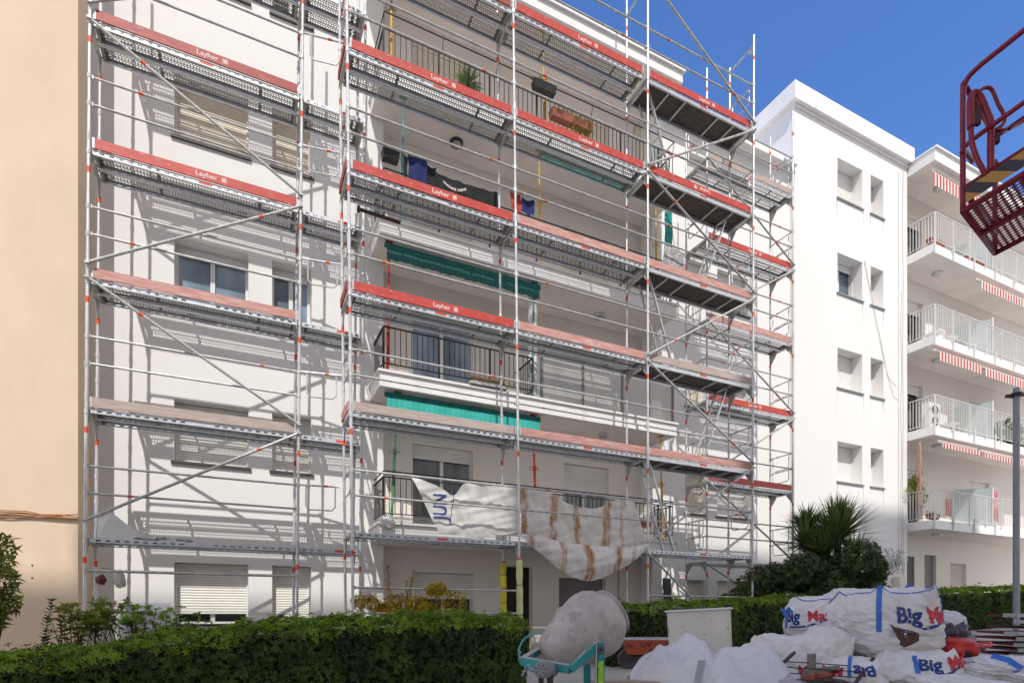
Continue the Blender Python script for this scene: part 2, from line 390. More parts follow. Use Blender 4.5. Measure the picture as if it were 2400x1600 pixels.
def holes_wall(m, x0, x1, z0, z1, y, holes, depth):
    xs = sorted({x0, x1, *[h[0] for h in holes], *[h[1] for h in holes]}); zs = sorted({z0, z1, *[h[2] for h in holes], *[h[3] for h in holes]})
    for i in range(len(xs) - 1):
        for j in range(len(zs) - 1):
            cx, cz = (xs[i] + xs[i + 1]) / 2, (zs[j] + zs[j + 1]) / 2
            if any(h[0] < cx < h[1] and h[2] < cz < h[3] for h in holes): continue
            m.quad((xs[i], y, zs[j]), (xs[i + 1], y, zs[j]), (xs[i + 1], y, zs[j + 1]), (xs[i], y, zs[j + 1]))
    for a, b, c, d in holes:
        q = y + depth
        m.quad((a, y, c), (a, y, d), (a, q, d), (a, q, c)); m.quad((b, y, c), (b, q, c), (b, q, d), (b, y, d))
        m.quad((a, y, d), (b, y, d), (b, q, d), (a, q, d)); m.quad((a, y, c), (a, q, c), (b, q, c), (b, y, c))

def window(par, x0, x1, z0, z1, y, depth, down=1., glass=None, sill=SILL, box=.16, shut=None, mull=1, curtain=False, fr=None, guide=True, lab=None):
    "window = frame mesh (part) with pane, shutter and sill as sub-parts; down = how much of the opening the roller shutter covers"
    f = MB(); yf = y + depth - .05; w = .05
    f.box(x0 + .002, x0 + w, yf - .03, yf + .04, z0 + .002, z1 - .002); f.box(x1 - w, x1 - .002, yf - .03, yf + .04, z0 + .002, z1 - .002)
    f.box(x0 + w, x1 - w, yf - .028, yf + .038, z0 + .002, z0 + w); f.box(x0 + w, x1 - w, yf - .028, yf + .038, z1 - w, z1 - .002)
    for k in range(mull):
        xm = x0 + (x1 - x0) * (k + 1) / (mull + 1); f.box(xm - .04, xm + .04, yf - .032, yf + .034, z0 + w, z1 - w)
    if box: f.box(x0 + w, x1 - w, yf - .05, yf - .029, z1 - box, z1 - w)
    o = f.build('window', fr or FRAMEW, par, label=lab)
    g = MB(); g.box(x0 + .02, x1 - .02, yf + .005, yf + .012, z0 + .02, z1 - .02); g.build('pane', glass or GLASS, o)
    if curtain:
        c = MB(); yc = yf + .10
        c.grid(lambda u, v: (x0 + (x1 - x0) * u, yc + .02 * math.sin(u * 60), z0 + (z1 - z0) * v), 60, 1); c.build('curtain', CURTW, o)
    if down > 0:
        s = MB(); top = z1 - .01; bot = z1 - (z1 - z0 - .01) * down; n = max(1, int((top - bot) / .05)); ys = yf - .075; h = (top - bot) / n
        for k in range(n):
            za, zb = top - k * h, top - (k + 1) * h
            s.quad((x0 + .03, ys + .01, zb), (x1 - .03, ys + .01, zb), (x1 - .03, ys - .004, zb + .008), (x0 + .03, ys - .004, zb + .008)); s.quad((x0 + .03, ys - .004, zb + .008), (x1 - .03, ys - .004, zb + .008), (x1 - .03, ys - .006, (za + zb) / 2), (x0 + .03, ys - .006, (za + zb) / 2))
            s.quad((x0 + .03, ys - .006, (za + zb) / 2), (x1 - .03, ys - .006, (za + zb) / 2), (x1 - .03, ys + .001, za - .004), (x0 + .03, ys + .001, za - .004))
            s.quad((x0 + .03, ys + .001, za - .004), (x1 - .03, ys + .001, za - .004), (x1 - .03, ys + .007, za), (x0 + .03, ys + .007, za))
        if down < 1: s.box(x0 + .03, x1 - .03, ys - .012, ys + .01, bot - .04, bot)
        s.build('shutter', shut or SHUT, o)
        if guide:
            gd = MB(); gd.box(x0 + .004, x0 + .03, ys - .03, ys + .03, z0 + .01, z1 - .01); gd.build('shutter_guide', FRAMEW, o); gd = MB(); gd.box(x1 - .03, x1 - .004, ys - .03, ys + .03, z0 + .01, z1 - .01); gd.build('shutter_guide', FRAMEW, o)
    if sill:
        s = MB(); s.box(x0 - .05, x1 + .05, y - .045, y - .002, z0 - .035, z0 + .012); s.build('sill', sill, o)
    return o

WY, WX, RB = 12.38, 12.55, 12.72
FT = [0, 2.93, 5.96, 8.99, 12.03, 15.05]
apt = thing('apartment_building', 'white rendered apartment block behind the scaffolding, with a deep balcony bay between two flat wings', 'building', (0, 0, 0))
wl, wr = [], []
for k in range(5):
    z = FT[k] + 1.02 if k else .91
    hgt = 1.17
    wl.append((-1.09, .17, z, z + hgt)); wl.append((.60, 1.34, z, z + hgt))
    wr.append((11.4, 12.15, z, z + hgt)); wr.append((12.6, 13.85, z, z + hgt))
m = MB(); holes_wall(m, -2.36, 2.82, -.3, 15.35, WY, wl, .36)
m.quad((2.82, WY, -.3), (2.82, RB, -.3), (2.82, RB, 15.35), (2.82, WY, 15.35)); m.quad((-2.36, WY, 15.35), (2.82, WY, 15.35), (2.82, 20, 15.35), (-2.36, 20, 15.35))
m.quad((2.82, RB, 14.9), (2.82, 20, 14.9), (2.82, 20, 15.35), (2.82, RB, 15.35))
m.build('wall', WALL, apt)
m = MB(); holes_wall(m, 9.98, 15.64, -.3, 15.0, WX, wr, .3)
m.quad((9.98, 12.25, -.3), (9.98, 12.25, 15.0), (9.98, RB, 15.0), (9.98, RB, -.3)); m.quad((9.98, 12.25, -.3), (10.3, 12.25, -.3), (10.3, 12.25, 15.0), (9.98, 12.25, 15.0)); m.quad((10.3, 12.25, -.3), (10.3, WX, -.3), (10.3, WX, 15.0), (10.3, 12.25, 15.0)); m.quad((9.98, 12.25, 15.0), (15.64, 12.25, 15.0), (15.64, 20, 15.0), (9.98, 20, 15.0))
m.build('wall', WALL, apt)
m = MB(); m.box(10.15, 14.9, WX - .38, WX + .3, 14.82, 15.06); m.build('eave', SLAB, apt)
m = MB(); m.box(2.3, 10.16, 11.28, 12.9, 14.55, 14.80); m.box(2.25, 10.21, 11.22, 12.95, 14.803, 14.87); m.build('roof_slab', SLAB, apt)
m = MB()
hb = []
for k in range(1, 5): hb += [(3.55, 5.03, FT[k] + .04, FT[k] + 2.06), (7.53, 8.91, FT[k] + .04, FT[k] + 2.06)]
hb += [(3.6, 5.05, .98, 2.06), (5.77, 6.62, -.2, 2.28), (7.38, 8.80, .25, 2.04)]
holes_wall(m, 2.82, 9.98, -.3, 14.55, RB, hb, .22); m.build('recessed_wall', RECESS, apt)
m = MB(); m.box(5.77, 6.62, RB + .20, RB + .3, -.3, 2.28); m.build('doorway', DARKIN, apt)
m = MB(); m.box(7.38, 8.80, RB + .14, RB + .2, .25, 2.04); m.build('garage_shutter', mat('grey_shutter', (.22, .19, .18), .7, var=.1, scale=3), apt)
m = MB(); m.box(7.36, 7.60, RB - .04, RB - .003, 1.0, 1.22); m.build('red_plate', CLOTHR, apt)
for k in range(1, 5):
    z = FT[k]
    m = MB(); m.box(2.53, 10.10, 11.44, WY - .003, z - .31, z - .03); m.box(2.49, 10.14, 11.40, WY - .003, z - .028, z + .02)
    m.box(2.823, 9.977, WY, RB - .003, z - .312, z - .002)
    m.build('balcony_slab', SLAB, apt)
    m = MB(); m.box(2.56, 10.07, 11.47, WY - .01, z - .316, z - .3125); m.box(2.826, 9.974, WY - .008, RB - .006, z - .3175, z - .314); m.build('soffit', SOFFIT, apt)
m = MB(); m.box(2.83, 9.97, 11.35, RB - .006, 14.538, 14.547); m.build('soffit', SOFFIT, apt)
# wing windows
big = [dict(down=.80, glass=GLASSK), dict(down=1.), dict(down=0., glass=GLASSB, box=.2), dict(down=1., shut=SHUTB), dict(down=1.)]
small = [dict(down=.93), dict(down=1.), dict(down=0., glass=GLASSB, box=.2), dict(down=1., shut=SHUTB), dict(down=.3, glass=GLASSK, curtain=True)]
for k in range(5):
    a = wl[2 * k]; window(apt, *a, WY, .36, **big[k]); a = wl[2 * k + 1]; window(apt, *a, WY, .36, **small[k])
    a = wr[2 * k]; window(apt, *a, WX, .3, down=1. if k != 3 else .4, shut=SHUTB if k in (1, 2) else SHUT, mull=0); a = wr[2 * k + 1]; window(apt, *a, WX, .3, down=1. if k in (0, 1, 4) else .5, shut=SHUT)
# balcony doors
st = {1: [dict(down=.14, glass=GLASSC), dict(down=.34, glass=GLASSC)], 2: [dict(down=.05, glass=GLASSB), dict(down=.5)],
      3: [dict(down=.6, shut=SHUTB), dict(down=.72, shut=SHUTB)], 4: [dict(down=.85, shut=SHUTB), dict(down=.9, shut=SHUTB)]}
for k in range(1, 5):
    for i, (xa, xb) in enumerate(((3.55, 5.03), (7.53, 8.91))):
        window(apt, xa, xb, FT[k] + .04, FT[k] + 2.06, RB, .22, sill=None, box=.18, fr=FRAMEW, **st[k][i])
window(apt, 3.6, 5.05, .98, 2.06, RB, .22, down=.52, glass=GLASSK, sill=SILL)
# railings
def railing(par, mt, x0, x1, y, z0, z1, ends=(True, True), yb=WY, sp=.115, extra=None, xr=None, name='railing', bw=.007, skip=None):
    m = MB(); xs = []
    m.box(x0, x1, y - .02, y + .02, z1 - .02, z1); m.box(x0, x1, y - .012, y + .012, z0, z0 + .018)
    n = int((x1 - x0) / sp)
    for i in range(n + 1):
        x = x0 + (x1 - x0) * i / n
        w = .017 if i % 10 == 0 else bw
        m.box(x - w, x + w, y - w, y + w, z0 - (.13 if i % 10 == 0 else 0), z1 - .02)
    for e, x in zip(ends, (x0, x1)):
        if not e: continue
        m.box(x - .02, x + .02, y + .02, yb, z1 - .02, z1); m.box(x - .012, x + .012, y + .02, yb, z0, z0 + .018)
        nk = int((yb - y) / sp)
        for i in range(1, nk + 1):
            yy = y + (yb - y) * i / (nk + .5); m.box(x - bw, x + bw, yy - bw, yy + bw, z0, z1 - .02)
    if extra:
        for (dz, dy) in extra:
            m.tube([(x0, y - dy, z1 + dz), (x1, y - dy, z1 + dz)], .014, 6)
            for x in [x0 + (x1 - x0) * t / 6 for t in range(7)]: m.bar((x, y, z1), (x, y - dy, z1 + dz), .012, .012)
            for e, x in zip(ends, (x0, x1)):
                if e: m.tube([(x, y - dy, z1 + dz), (x, yb, z1 + dz)], .014, 6)
    return m.build(name, mt, par)
railing(apt, BLACKM, 2.62, 10.02, 11.50, 12.18, 12.86, extra=[(.26, .06)])
railing(apt, BLACKM, 2.62, 10.02, 11.50, 9.15, 9.86, extra=[(.16, .03)])
railing(apt, BLACKM, 2.62, 5.98, 11.50, 6.13, 6.88)
railing(apt, BLACKM, 2.62, 10.02, 11.50, 3.12, 3.87, extra=[(.10, .03)])
# glazed front of the right half of the second floor balcony
m = MB()
for x in (6.22, 7.32, 8.45, 9.25, 10.02): m.box(x - .028, x + .028, 11.48, 11.53, 5.985, 7.05)
m.box(6.25, 9.99, 11.485, 11.525, 7.01, 7.05); m.box(6.25, 9.99, 11.485, 11.525, 5.985, 6.02)
o = m.build('balcony_screen', mat('grey_screen_frame', (.22, .22, .22), .5), apt)
for a, b in ((6.25, 7.29), (7.35, 8.42), (8.48, 9.22), (9.28, 9.99)):
    m = MB(); m.box(a, b, 11.50, 11.508, 6.02, 7.01); m.build('frosted_panel', SCREEN, o)
m = MB(); m.tube([(6.10, 11.72, 5.97), (6.10, 11.72, 8.67)], .105, 20); m.build('column', SLAB, apt, smooth=False)
for (x, y, z, r) in ((4.42, 12.2, 11.71, .15), (8.25, 12.19, 8.67, .17), (8.3, 12.1, 5.64, .13)):
    m = MB(); m.lathe([(0, .01), (0, r), (.03, r), (.06, r * .9), (.06, r * .75)], 20, (x, y, z), (0, 0, -1)); o = m.build('ceiling_lamp', BLACKM if r == .15 else ALU, apt)
    m = MB(); m.lathe([(.05, r * .78), (.08, r * .6), (.095, .01)], 20, (x, y, z), (0, 0, -1)); m.build('lamp_glass', LAMPG, o, smooth=True)
def awning(x0, x1, y, zt, zb, par=apt, mt=TEAL, scallop=.02, bar=True, cass=TEALD):
    m = MB(); m.grid(lambda u, v: (x0 + (x1 - x0) * u, y + .012 * math.sin(u * 40) * (1 - v), zb + (zt - zb) * v + (scallop * abs(math.sin(u * (x1 - x0) / .19 * math.pi)) * (1 - v))), int((x1 - x0) / .03), 3)
    o = m.build('awning', mt, par)
    m = MB(); m.tube([(x0 - .03, y + .06, zt + .07), (x1 + .03, y + .06, zt + .07)], .05, 10); m.box(x0 - .03, x1 + .03, y - .008, y + .02, zt - .012, zt + .02); m.build('cassette', cass, o)
    return o
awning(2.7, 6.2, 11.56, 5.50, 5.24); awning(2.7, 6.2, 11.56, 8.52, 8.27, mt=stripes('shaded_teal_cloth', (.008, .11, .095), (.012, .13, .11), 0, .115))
awning(6.25, 10.0, 11.56, 11.60, 11.42)
# cable and pipe on the recess and the wing
m = MB(); m.tube([(9.2, RB - .04, 0), (9.21, RB - .04, 2.5), (9.6, RB - .04, 2.52)], .012, 5); m.build('pipe', CABLEG, apt)
m = MB(); m.box(-1.93, -1.15, WY - .012, WY - .003, .35, 1.32); o = m.build('meter_cabinet', mat('cabinet_white', (.62, .64, .70), .5), apt)
bevel(o, .004, 1)
m = MB(); m.box(10.9, 11.2, WX - .05, WX - .003, 1.5, 1.72); m.build('junction_box', FRAMEW, apt)

# ochre neighbour on the left
nb = thing('ochre_building', 'tall ochre rendered house wall at the left edge, nearest the white block', 'building')
m = MB(); m.box(-16, -2.36, 11.46, 24, -.3, 19.5); m.build('wall', ORANGE, nb)
m = MB(); m.box(-16.2, -2.2, 11.3, 24.2, 19.5, 19.8); m.build('roof', SLAB, nb)
o = MB()
for k in range(6):
    dz = .012 * k; pts = [(-9 + i * .222, 11.43 - .008 * (k % 3), 2.62 + dz + .022 * math.sin(i * .7 + k) + .010 * (i % (k + 2))) for i in range(31)]
    o.tube(pts, .009, 5)
o = o.build('cable_bundle', CABLEO, nb)
m = MB()
for (x, z) in ((-2.95, 1.88), (-2.95, 1.68), (-4.3, 5.2), (-4.55, 4.3)): m.tube([(x, 11.459, z), (x, 11.45, z)], .012, 8)
m.build('drill_hole', SILL, nb)

# plain stair block
blk = thing('stair_block', 'plain white taller block right of the scaffolding with pairs of deep-set windows', 'building')
bh = []; zz = [5.44, 8.50, 11.60, 14.70]
for z in zz: bh += [(17.67, 18.93, z, z + 1.32), (19.38, 20.07, z, z + 1.32)]
bh += [(19.25, 19.95, 2.15, 3.45)]
m = MB(); holes_wall(m, 15.64, 21.42, -.3, 17.0, WY, bh, .50)
m.quad((15.64, 24, -.3), (15.64, WY, -.3), (15.64, WY, 17.0), (15.64, 24, 17.0)); m.quad((21.42, WY, -.3), (21.42, 24, -.3), (21.42, 24, 17.0), (21.42, WY, 17.0))
m.build('wall', WALLB, blk)
m = MB(); m.box(15.46, 21.56, WY - .17, 24.2, 17.003, 17.55); m.build('roof_parapet', SLAB, blk)
m = MB(); m.box(15.60, 21.46, WY - .04, WY - .003, 16.9, 17.0); m.build('moulding', SLAB, blk)
for i, h in enumerate(bh):
    if i == 8: window(blk, *h, WY, .50, down=0., glass=GLASSK, sill=None, mull=0); continue
    window(blk, *h, WY, .50, down=.15 if i == 4 else (1. if i % 2 == 0 else .98), glass=GLASS, shut=SHUTW, curtain=(i == 4), sill=GREYSILL, mull=1 if i % 2 == 0 else 0)
q0 = random.Random(5)
STREAK = mat('rain_streak', (.60, .585, .55), .9, var=.15, scale=4, alpha=.45)
for i, h in enumerate(bh[:8]):
    m = MB()
    for _ in range(q0.randint(2, 5)):
        x = q0.choice((h[0] - .03, h[1] + .02)) + q0.uniform(-.05, .05); l = q0.uniform(.2, .9); w_ = q0.uniform(.006, .02)
        m.face([(x - w_, WY - .0025, h[2] - .04), (x + w_, WY - .0025, h[2] - .04), (x + w_ * .6, WY - .0025, h[2] - .04 - l * .7), (x, WY - .0025, h[2] - .04 - l), (x - w_ * .6, WY - .0025, h[2] - .04 - l * .6)])
    m.build('rain_streak', STREAK, blk)
m = MB()
for i in range(6): m.tube([(19.3 + i * .12, WY - .02, 2.15), (19.3 + i * .12, WY - .02, 3.45)], .01, 5)
m.build('window_grille', RUST, blk)
m = MB()
for (x0, sag, z0, z1) in ((20.9, 0, 2.6, 16.6), (21.15, .02, 2.4, 16.8), (21.05, .03, 3.0, 12.5)):
    m.tube([(x0 + sag * math.sin(i), WY - .02, z0 + (z1 - z0) * i / 20) for i in range(21)], .008, 4)
m.tube([(19.0, WY - .015, 13.0), (19.6, WY - .02, 11.2), (20.15, WY - .02, 9.7), (20.6, WY - .02, 8.7), (20.9, WY - .02, 8.6)], .007, 4)
m.tube([(19.05, WY - .015, 13.0), (19.75, WY - .02, 10.9), (20.3, WY - .02, 9.3), (20.8, WY - .02, 9.05)], .006, 4)
m.tube([(19.9, WY - .03, 3.0), (20.4, WY - .06, 2.75), (20.8, WY - .06, 2.85), (21.3, WY - .04, 3.1)], .014, 4)
m.build('cable', mat('pale_cable', (.55, .55, .53), .7), blk)
def tangle(n, c, r, seed, mt, par, name, tr=.008):
    q = random.Random(seed); m = MB()
    for k in range(n):
        p = Vector(c) + Vector((q.uniform(-1, 1) * r[0], q.uniform(-1, 1) * r[1], q.uniform(-1, 1) * r[2])) * .8; pts = [p.copy()]
        d = Vector((q.gauss(0, 1), q.gauss(0, .3), q.gauss(0, 1))).normalized()
        for _ in range(9):
            d = (d + Vector((q.gauss(0, .7), q.gauss(0, .2), q.gauss(0, .7)))).normalized(); p = p + d * r[0] * .22
            for i in range(3): p[i] = min(max(p[i], c[i] - r[i]), c[i] + r[i])
            pts.append(p.copy())
        m.tube(pts, tr, 4)
    return m.build(name, mt, par)
tangle(26, (20.55, WY - .10, 2.95), (.42, .08, .42), 3, CABLEG, blk, 'cable_tangle')
m = MB(); m.box(20.55, 20.95, WY - .25, WY - .005, 1.75, 2.4); o = m.build('meter_box', DIRTYW, blk); bevel(o, .02)
m = MB(); m.box(20.1, 20.75, WY - .02, WY - .004, 1.0, 2.15); m.build('cabinet_door', WALLB, blk)

# far block with striped awnings
far = thing('balcony_building', 'white apartment block at the right edge with white railings and striped awnings', 'building')
FB = [4.04, 7.25, 10.35, 13.49]; FX0, FX1, FY, FBY = 21.44, 31., 11.54, 12.9
m = MB(); hf = []
for z in FB: hf += [(21.9, 23.3, z + .3, z + 2.45), (26.4, 27.9, z + .3, z + 2.45)]
hf += [(21.75, 22.75, 2.0, 3.25), (23.4, 24.15, .3, 3.35), (25.1, 26.2, 2.0, 3.1)]
holes_wall(m, FX0, FX1, -.3, 16.6, FBY, hf, .25); m.build('wall', RECESS, far)
m = MB(); m.box(FX0, FX1, FY - .05, FBY - .003, 16.6, 17.0); m.box(FX0 - .03, FX1, FY - .12, FBY, 17.003, 17.06); m.build('roof_parapet', SLAB, far)
for z in FB:
    m = MB(); m.box(FX0, FX1, FY, FBY - .003, z, z + .30); m.build('balcony_slab', SLAB, far)
    m = MB(); m.box(FX0 + .02, FX1, FY + .02, FBY - .01, z - .006, z - .002); m.build('soffit', SOFFIT, far)
    o = railing(far, WHITEM, FX0 + .03, FX1, FY - .03, z + .38, z + 1.36, ends=(True, False), yb=WY - .02, sp=.105, bw=.008)
    m = MB()
    for x in (FX0 + .03, 22.6, 23.9, 25.3, 26.6, 28): m.box(x - .02, x + .02, FY - .055, FY - .005, z + .02, z + .5)
    m.build('railing_foot', WHITEM, o)
    m = MB(); m.face([(25.3, FY + .08, z + .35), (25.3, FBY - .02, z + .35), (25.3, FBY - .02, z + 1.95), (25.3, FY + .08, z + 1.75)]); m.face([(25.32, FY + .08, z + .35), (25.32, FBY - .02, z + .35), (25.32, FBY - .02, z + 1.95), (25.32, FY + .08, z + 1.75)])
    m.build('glass_divider', GLASSD, far)
    m = MB(); m.box(25.29, 25.33, FY + .04, FY + .08, z + .3, z + 1.78); m.build('divider_post', SLAB, far)
    m = MB(); m.lathe([(0, .01), (0, .17), (.05, .17), (.09, .12), (.1, .01)], 16, (22.9, 12.2, z - .006 if z > 5 else z - .006), (0, 0, -1)); m.build('ceiling_lamp', ALU, far)
m = MB(); m.box(FX0 + .02, FX1, FY + .02, FBY - .01, 16.590, 16.596); m.build('soffit', SOFFIT, far)
m = MB(); m.lathe([(0, .01), (0, .17), (.05, .17), (.09, .12), (.1, .01)], 16, (23.0, 12.2, 16.588), (0, 0, -1)); m.build('ceiling_lamp', ALU, far)
for i, h in enumerate(hf):
    if i < 8: window(far, *h, FBY, .25, down=(.2, .35, .15, .6)[i % 4], glass=GLASSK, sill=None)
    elif i == 9:
        m = MB(); m.box(h[0], h[1], FBY + .12, FBY + .16, h[2], h[3]); m.build('door', mat('grey_door', (.20, .19, .2), .6), far)
    else:
        o = window(far, *h, FBY, .25, down=0 if i == 8 else 1., glass=GLASSK, sill=None, shut=SHUTB)
        m = MB()
        for k in range(11): m.tube([(h[0] + (h[1] - h[0]) * (k + .5) / 11, FBY - .02, h[2]), (h[0] + (h[1] - h[0]) * (k + .5) / 11, FBY - .02, h[3])], .009, 5)
        m.build('grille', RUST if i == 8 else WHITEM, o)
def saw(x0, x1, zt, drop, out, par=far, nm='striped_awning'):
    y0 = FY + .12
    m = MB(); m.grid(lambda u, v: (x0 + (x1 - x0) * u, y0 - out * v, zt - .10 * v), int((x1 - x0) / .05), 1)
    n = int((x1 - x0) / .04)
    m.grid(lambda u, v: (x0 + (x1 - x0) * u, y0 - out - .01, zt - .10 - drop * v - .03 * v * abs(math.sin(u * (x1 - x0) / .19 * math.pi))), n, 2)
    o = m.build(nm, STRIPE, par)
    m = MB(); m.tube([(x0 - .05, y0, zt + .03), (x1 + .05, y0, zt + .03)], .045, 8); m.bar((x0, y0, zt), (x0 - .02, y0 - out, zt - .1), .025, .025); m.bar((x1, y0, zt), (x1 + .02, y0 - out, zt - .1), .025, .025); m.box(x0, x1, y0 - out - .006, y0 - out + .03, zt - .125, zt - .095); m.build('awning_bar', WHITEM, o)
saw(21.6, 24.6, 16.42, .42, .04); saw(24.3, 28.5, 13.28, .26, .16); saw(21.65, 24.3, 10.20, .30, .20); saw(24.5, 28.5, 10.15, .28, .2); saw(21.9, 24.3, 7.1, .14, .16); saw(24.55, 28.5, 7.08, .16, .16)
m = MB()
def cf(u, v):
    pin = .25 + .75 * abs(v - .42) / .58 if v > .42 else .25 + .45 * (.42 - v) / .42
    return (21.62 + (u - .5) * .45 * pin, FY + .55 + (u - .5) * .3 + .03 * math.sin(u * 30), 4.9 + 2.2 * v)
m.grid(cf, 30, 16); m.build('curtain', stripes('striped_curtain', (.66, .30, .25), (.72, .58, .48), 0, .09), far, smooth=True)

# the tall block across the yard, behind the viewpoint: its roof line casts the shade on the lower storeys
opp = thing('opposite_building', 'long pale apartment block across the yard behind the viewpoint', 'building')
prof = [(-16.2, -12.5, 40.9), (-12.5, -8.3, 41.9), (-8.3, -4.9, 39.7), (-4.9, .9, 41.2), (.9, 8.3, 43.7), (8.3, 13.6, 45.3), (13.6, 17.3, 42.3)]
m = MB()
for a, b, z in prof: m.box(a, b, -24, -16, -.3, z)
m.build('wall', FACING, opp)
m = MB()
for a, b, z in prof:
    for x in range(int(a) + 1, int(b) - 1, 3):
        for f in range(12): m.box(x, x + 1.3, -16.02, -15.99, 1 + 3 * f, 2.4 + 3 * f)
m.build('window', GLASSK, opp)
# ================= SCAFFOLDING =================
def lerp_tab(tab, x):
    if x <= tab[0][0]: return tab[0][1]
    for (a, u), (b, v) in zip(tab, tab[1:]):
        if x <= b: return u + (v - u) * (x - a) / (b - a)
    return tab[-1][1]
LEAN = {'L': [(-2.1, .0077), (2.1, .0095)], 'F': [(1.66, -.0097), (4.73, -.012), (7.8, 0.), (10.87, .004)], 'R': [(10, 0), (14, 0)]}
def ln(s, x, y, z): return Vector((x + lerp_tab(LEAN[s], x) * (z - 6), y, z))

def plank_mesh(L, name, side=True):
    m = MB(); W = .325
    cw, ch = .046, .044; n = int((L - .16) / cw); x0 = (L - n * cw) / 2; rows = 6; y0 = (W - rows * ch) / 2
    m.quad((0, 0, 0), (L, 0, 0), (L, y0, 0), (0, y0, 0)); m.quad((0, W - y0, 0), (L, W - y0, 0), (L, W, 0), (0, W, 0))
    m.quad((0, y0, 0), (x0, y0, 0), (x0, W - y0, 0), (0, W - y0, 0)); m.quad((L - x0, y0, 0), (L, y0, 0), (L, W - y0, 0), (L - x0, W - y0, 0))
    hx, hy = .0160, .0160
    for i in range(n):
        for j in range(rows):
            if i % 33 == 16: 
                ax, ay = x0 + i * cw, y0 + j * ch; m.quad((ax, ay, 0), (ax + cw, ay, 0), (ax + cw, ay + ch, 0), (ax, ay + ch, 0)); continue
            cx = x0 + (i + .5) * cw; cy = y0 + (j + .5) * ch; sh = .0065 if j % 2 else -.007
            b = len(m.v); X0, X1, Y0, Y1 = cx - cw / 2, cx + cw / 2, cy - ch / 2, cy + ch / 2; ex = cx + sh
            m.v += [(X0, Y0, 0), (X1, Y0, 0), (X1, Y1, 0), (X0, Y1, 0), (ex - hx, cy - hy, 0), (ex + hx, cy - hy, 0), (ex + hx, cy + hy, 0), (ex - hx, cy + hy, 0)]
            for k in range(4): m.f.append((b + k, b + (k + 1) % 4, b + 4 + (k + 1) % 4, b + 4 + k)); m.mi.append(0)
    H = .072
    # side channels with oblong slots; two inner stiffening ribs
    m.cur = 1
    for yy in (0, W):
        ns = int(L / .125); s0 = (L - ns * .125) / 2
        m.quad((0, yy, 0), (s0, yy, 0), (s0, yy, -H), (0, yy, -H)); m.quad((L - s0, yy, 0), (L, yy, 0), (L, yy, -H), (L - s0, yy, -H))
        for i in range(ns):
            a, b2 = s0 + i * .125, s0 + (i + 1) * .125; c0, c1 = a + .03, b2 - .03; z0, z1 = -.052, -.027
            if i in (ns // 2, ns // 2 - 1, ns // 2 + 1): m.quad((a, yy, 0), (b2, yy, 0), (b2, yy, -H), (a, yy, -H)); continue
            b = len(m.v)
            m.v += [(a, yy, 0), (b2, yy, 0), (b2, yy, -H), (a, yy, -H), (c0, yy, z1), (c1, yy, z1), (c1, yy, z0), (c0, yy, z0)]
            for k in range(4): m.f.append((b + k, b + (k + 1) % 4, b + 4 + (k + 1) % 4, b + 4 + k)); m.mi.append(1)
        s = 1 if yy == 0 else -1
        m.quad((0, yy, -H), (L, yy, -H), (L, yy + s * .03, -H), (0, yy + s * .03, -H)); m.quad((0, yy + s * .03, -H), (L, yy + s * .03, -H), (L, yy + s * .03, -H + .015), (0, yy + s * .03, -H + .015))
    m.cur = 0
    for q in (W * .36, W * .64): m.box(0.02, L - .02, q - .004, q + .004, -.016, -.001)
    m.box(.01, .05, .01, W - .01, -H + .004, -.002); m.box(L - .05, L - .01, .01, W - .01, -H + .004, -.002)
    for yy in (.06, W - .06):
        for xx in (-.03, L - .02): m.box(xx, xx + .05, yy - .02, yy + .02, -.055, -.003)
    return m.mesh(name, [DECK, CHANNEL])
PL307, PL109 = plank_mesh(2.99, 'deck_plank_long'), plank_mesh(1.03, 'deck_plank_short')
def ply_mesh(L, hatch=True):
    m = MB(); W = .66
    m.box(.02, L - .02, .04, W - .04, -.014, -.002)
    m.cur = 1
    m.box(0, L, 0, .038, -.085, -.001); m.box(0, L, W - .038, W, -.085, -.001); m.box(0, .05, .0385, W - .0385, -.075, -.015); m.box(L - .05, L, .0385, W - .0385, -.075, -.015)
    for t in (.2, .36, .68, .98 / 1.0 * .86): m.box(L * t, L * t + .035, .0385, W - .0385, -.05, -.0145)
    return m.mesh('ply_deck', [PLY, ALU])
PLYM = ply_mesh(2.99)

def toe_mesh(L, mt, text, flip, dy=.026, alpha_ink=WHITEINK):
    m = MB(); m.box(.03, L - .03, dy - .012, dy + .012, .012, .165); me = m.mesh('toe_board', mt)
    t = None
    if text:
        t = MB(); s = -1 if flip else 1
        fn = lambda x, z: (L * .52 + s * 0 + x, dy - .0135, .09 + z)
        text_on(t, 'Layher', .115, fn, .0012, 0, 1.02, flip)
        cx = L * .52 + s * .265; q = .036
        for a, b, c, d in ((-1, 1, -1, -.75), (-1, 1, .75, 1), (-1, -.75, -.75, .75), (.75, 1, -.75, .75)): t.quad((cx + a * q, dy - .0135, .09 + c * q), (cx + b * q, dy - .0135, .09 + c * q), (cx + b * q, dy - .0135, .09 + d * q), (cx + a * q, dy - .0135, .09 + d * q))
        for k in range(4):
            an = math.pi / 4 + k * math.pi / 2; u = Vector((math.cos(an), 0, math.sin(an))); v = Vector((-u.z, 0, u.x)); c = Vector((cx, dy - .0135, .09))
            t.quad(c + u * q * .15 - v * q * .16, c + u * q * .85 - v * q * .16, c + u * q * .85 + v * q * .16, c + u * q * .15 + v * q * .16)
        t.box(cx - .006, cx + .006, dy - .0136, dy - .0125, .09 - q * .7, .09 + q * .7)
        t = t.mesh('lettering', alpha_ink)
    return me, t
cap = MB(); cap.box(0, .03, .010, .042, .01, .168); CAPM = cap.mesh('toe_board_bracket', GALV)
stk = MB(); stk.box(0, .2, -.0025, -.0008, -.052, -.012); STKM = stk.mesh('sticker', MARK)
FADED = mat('faded_ink', (.66, .44, .40), .8, var=.15, scale=40)
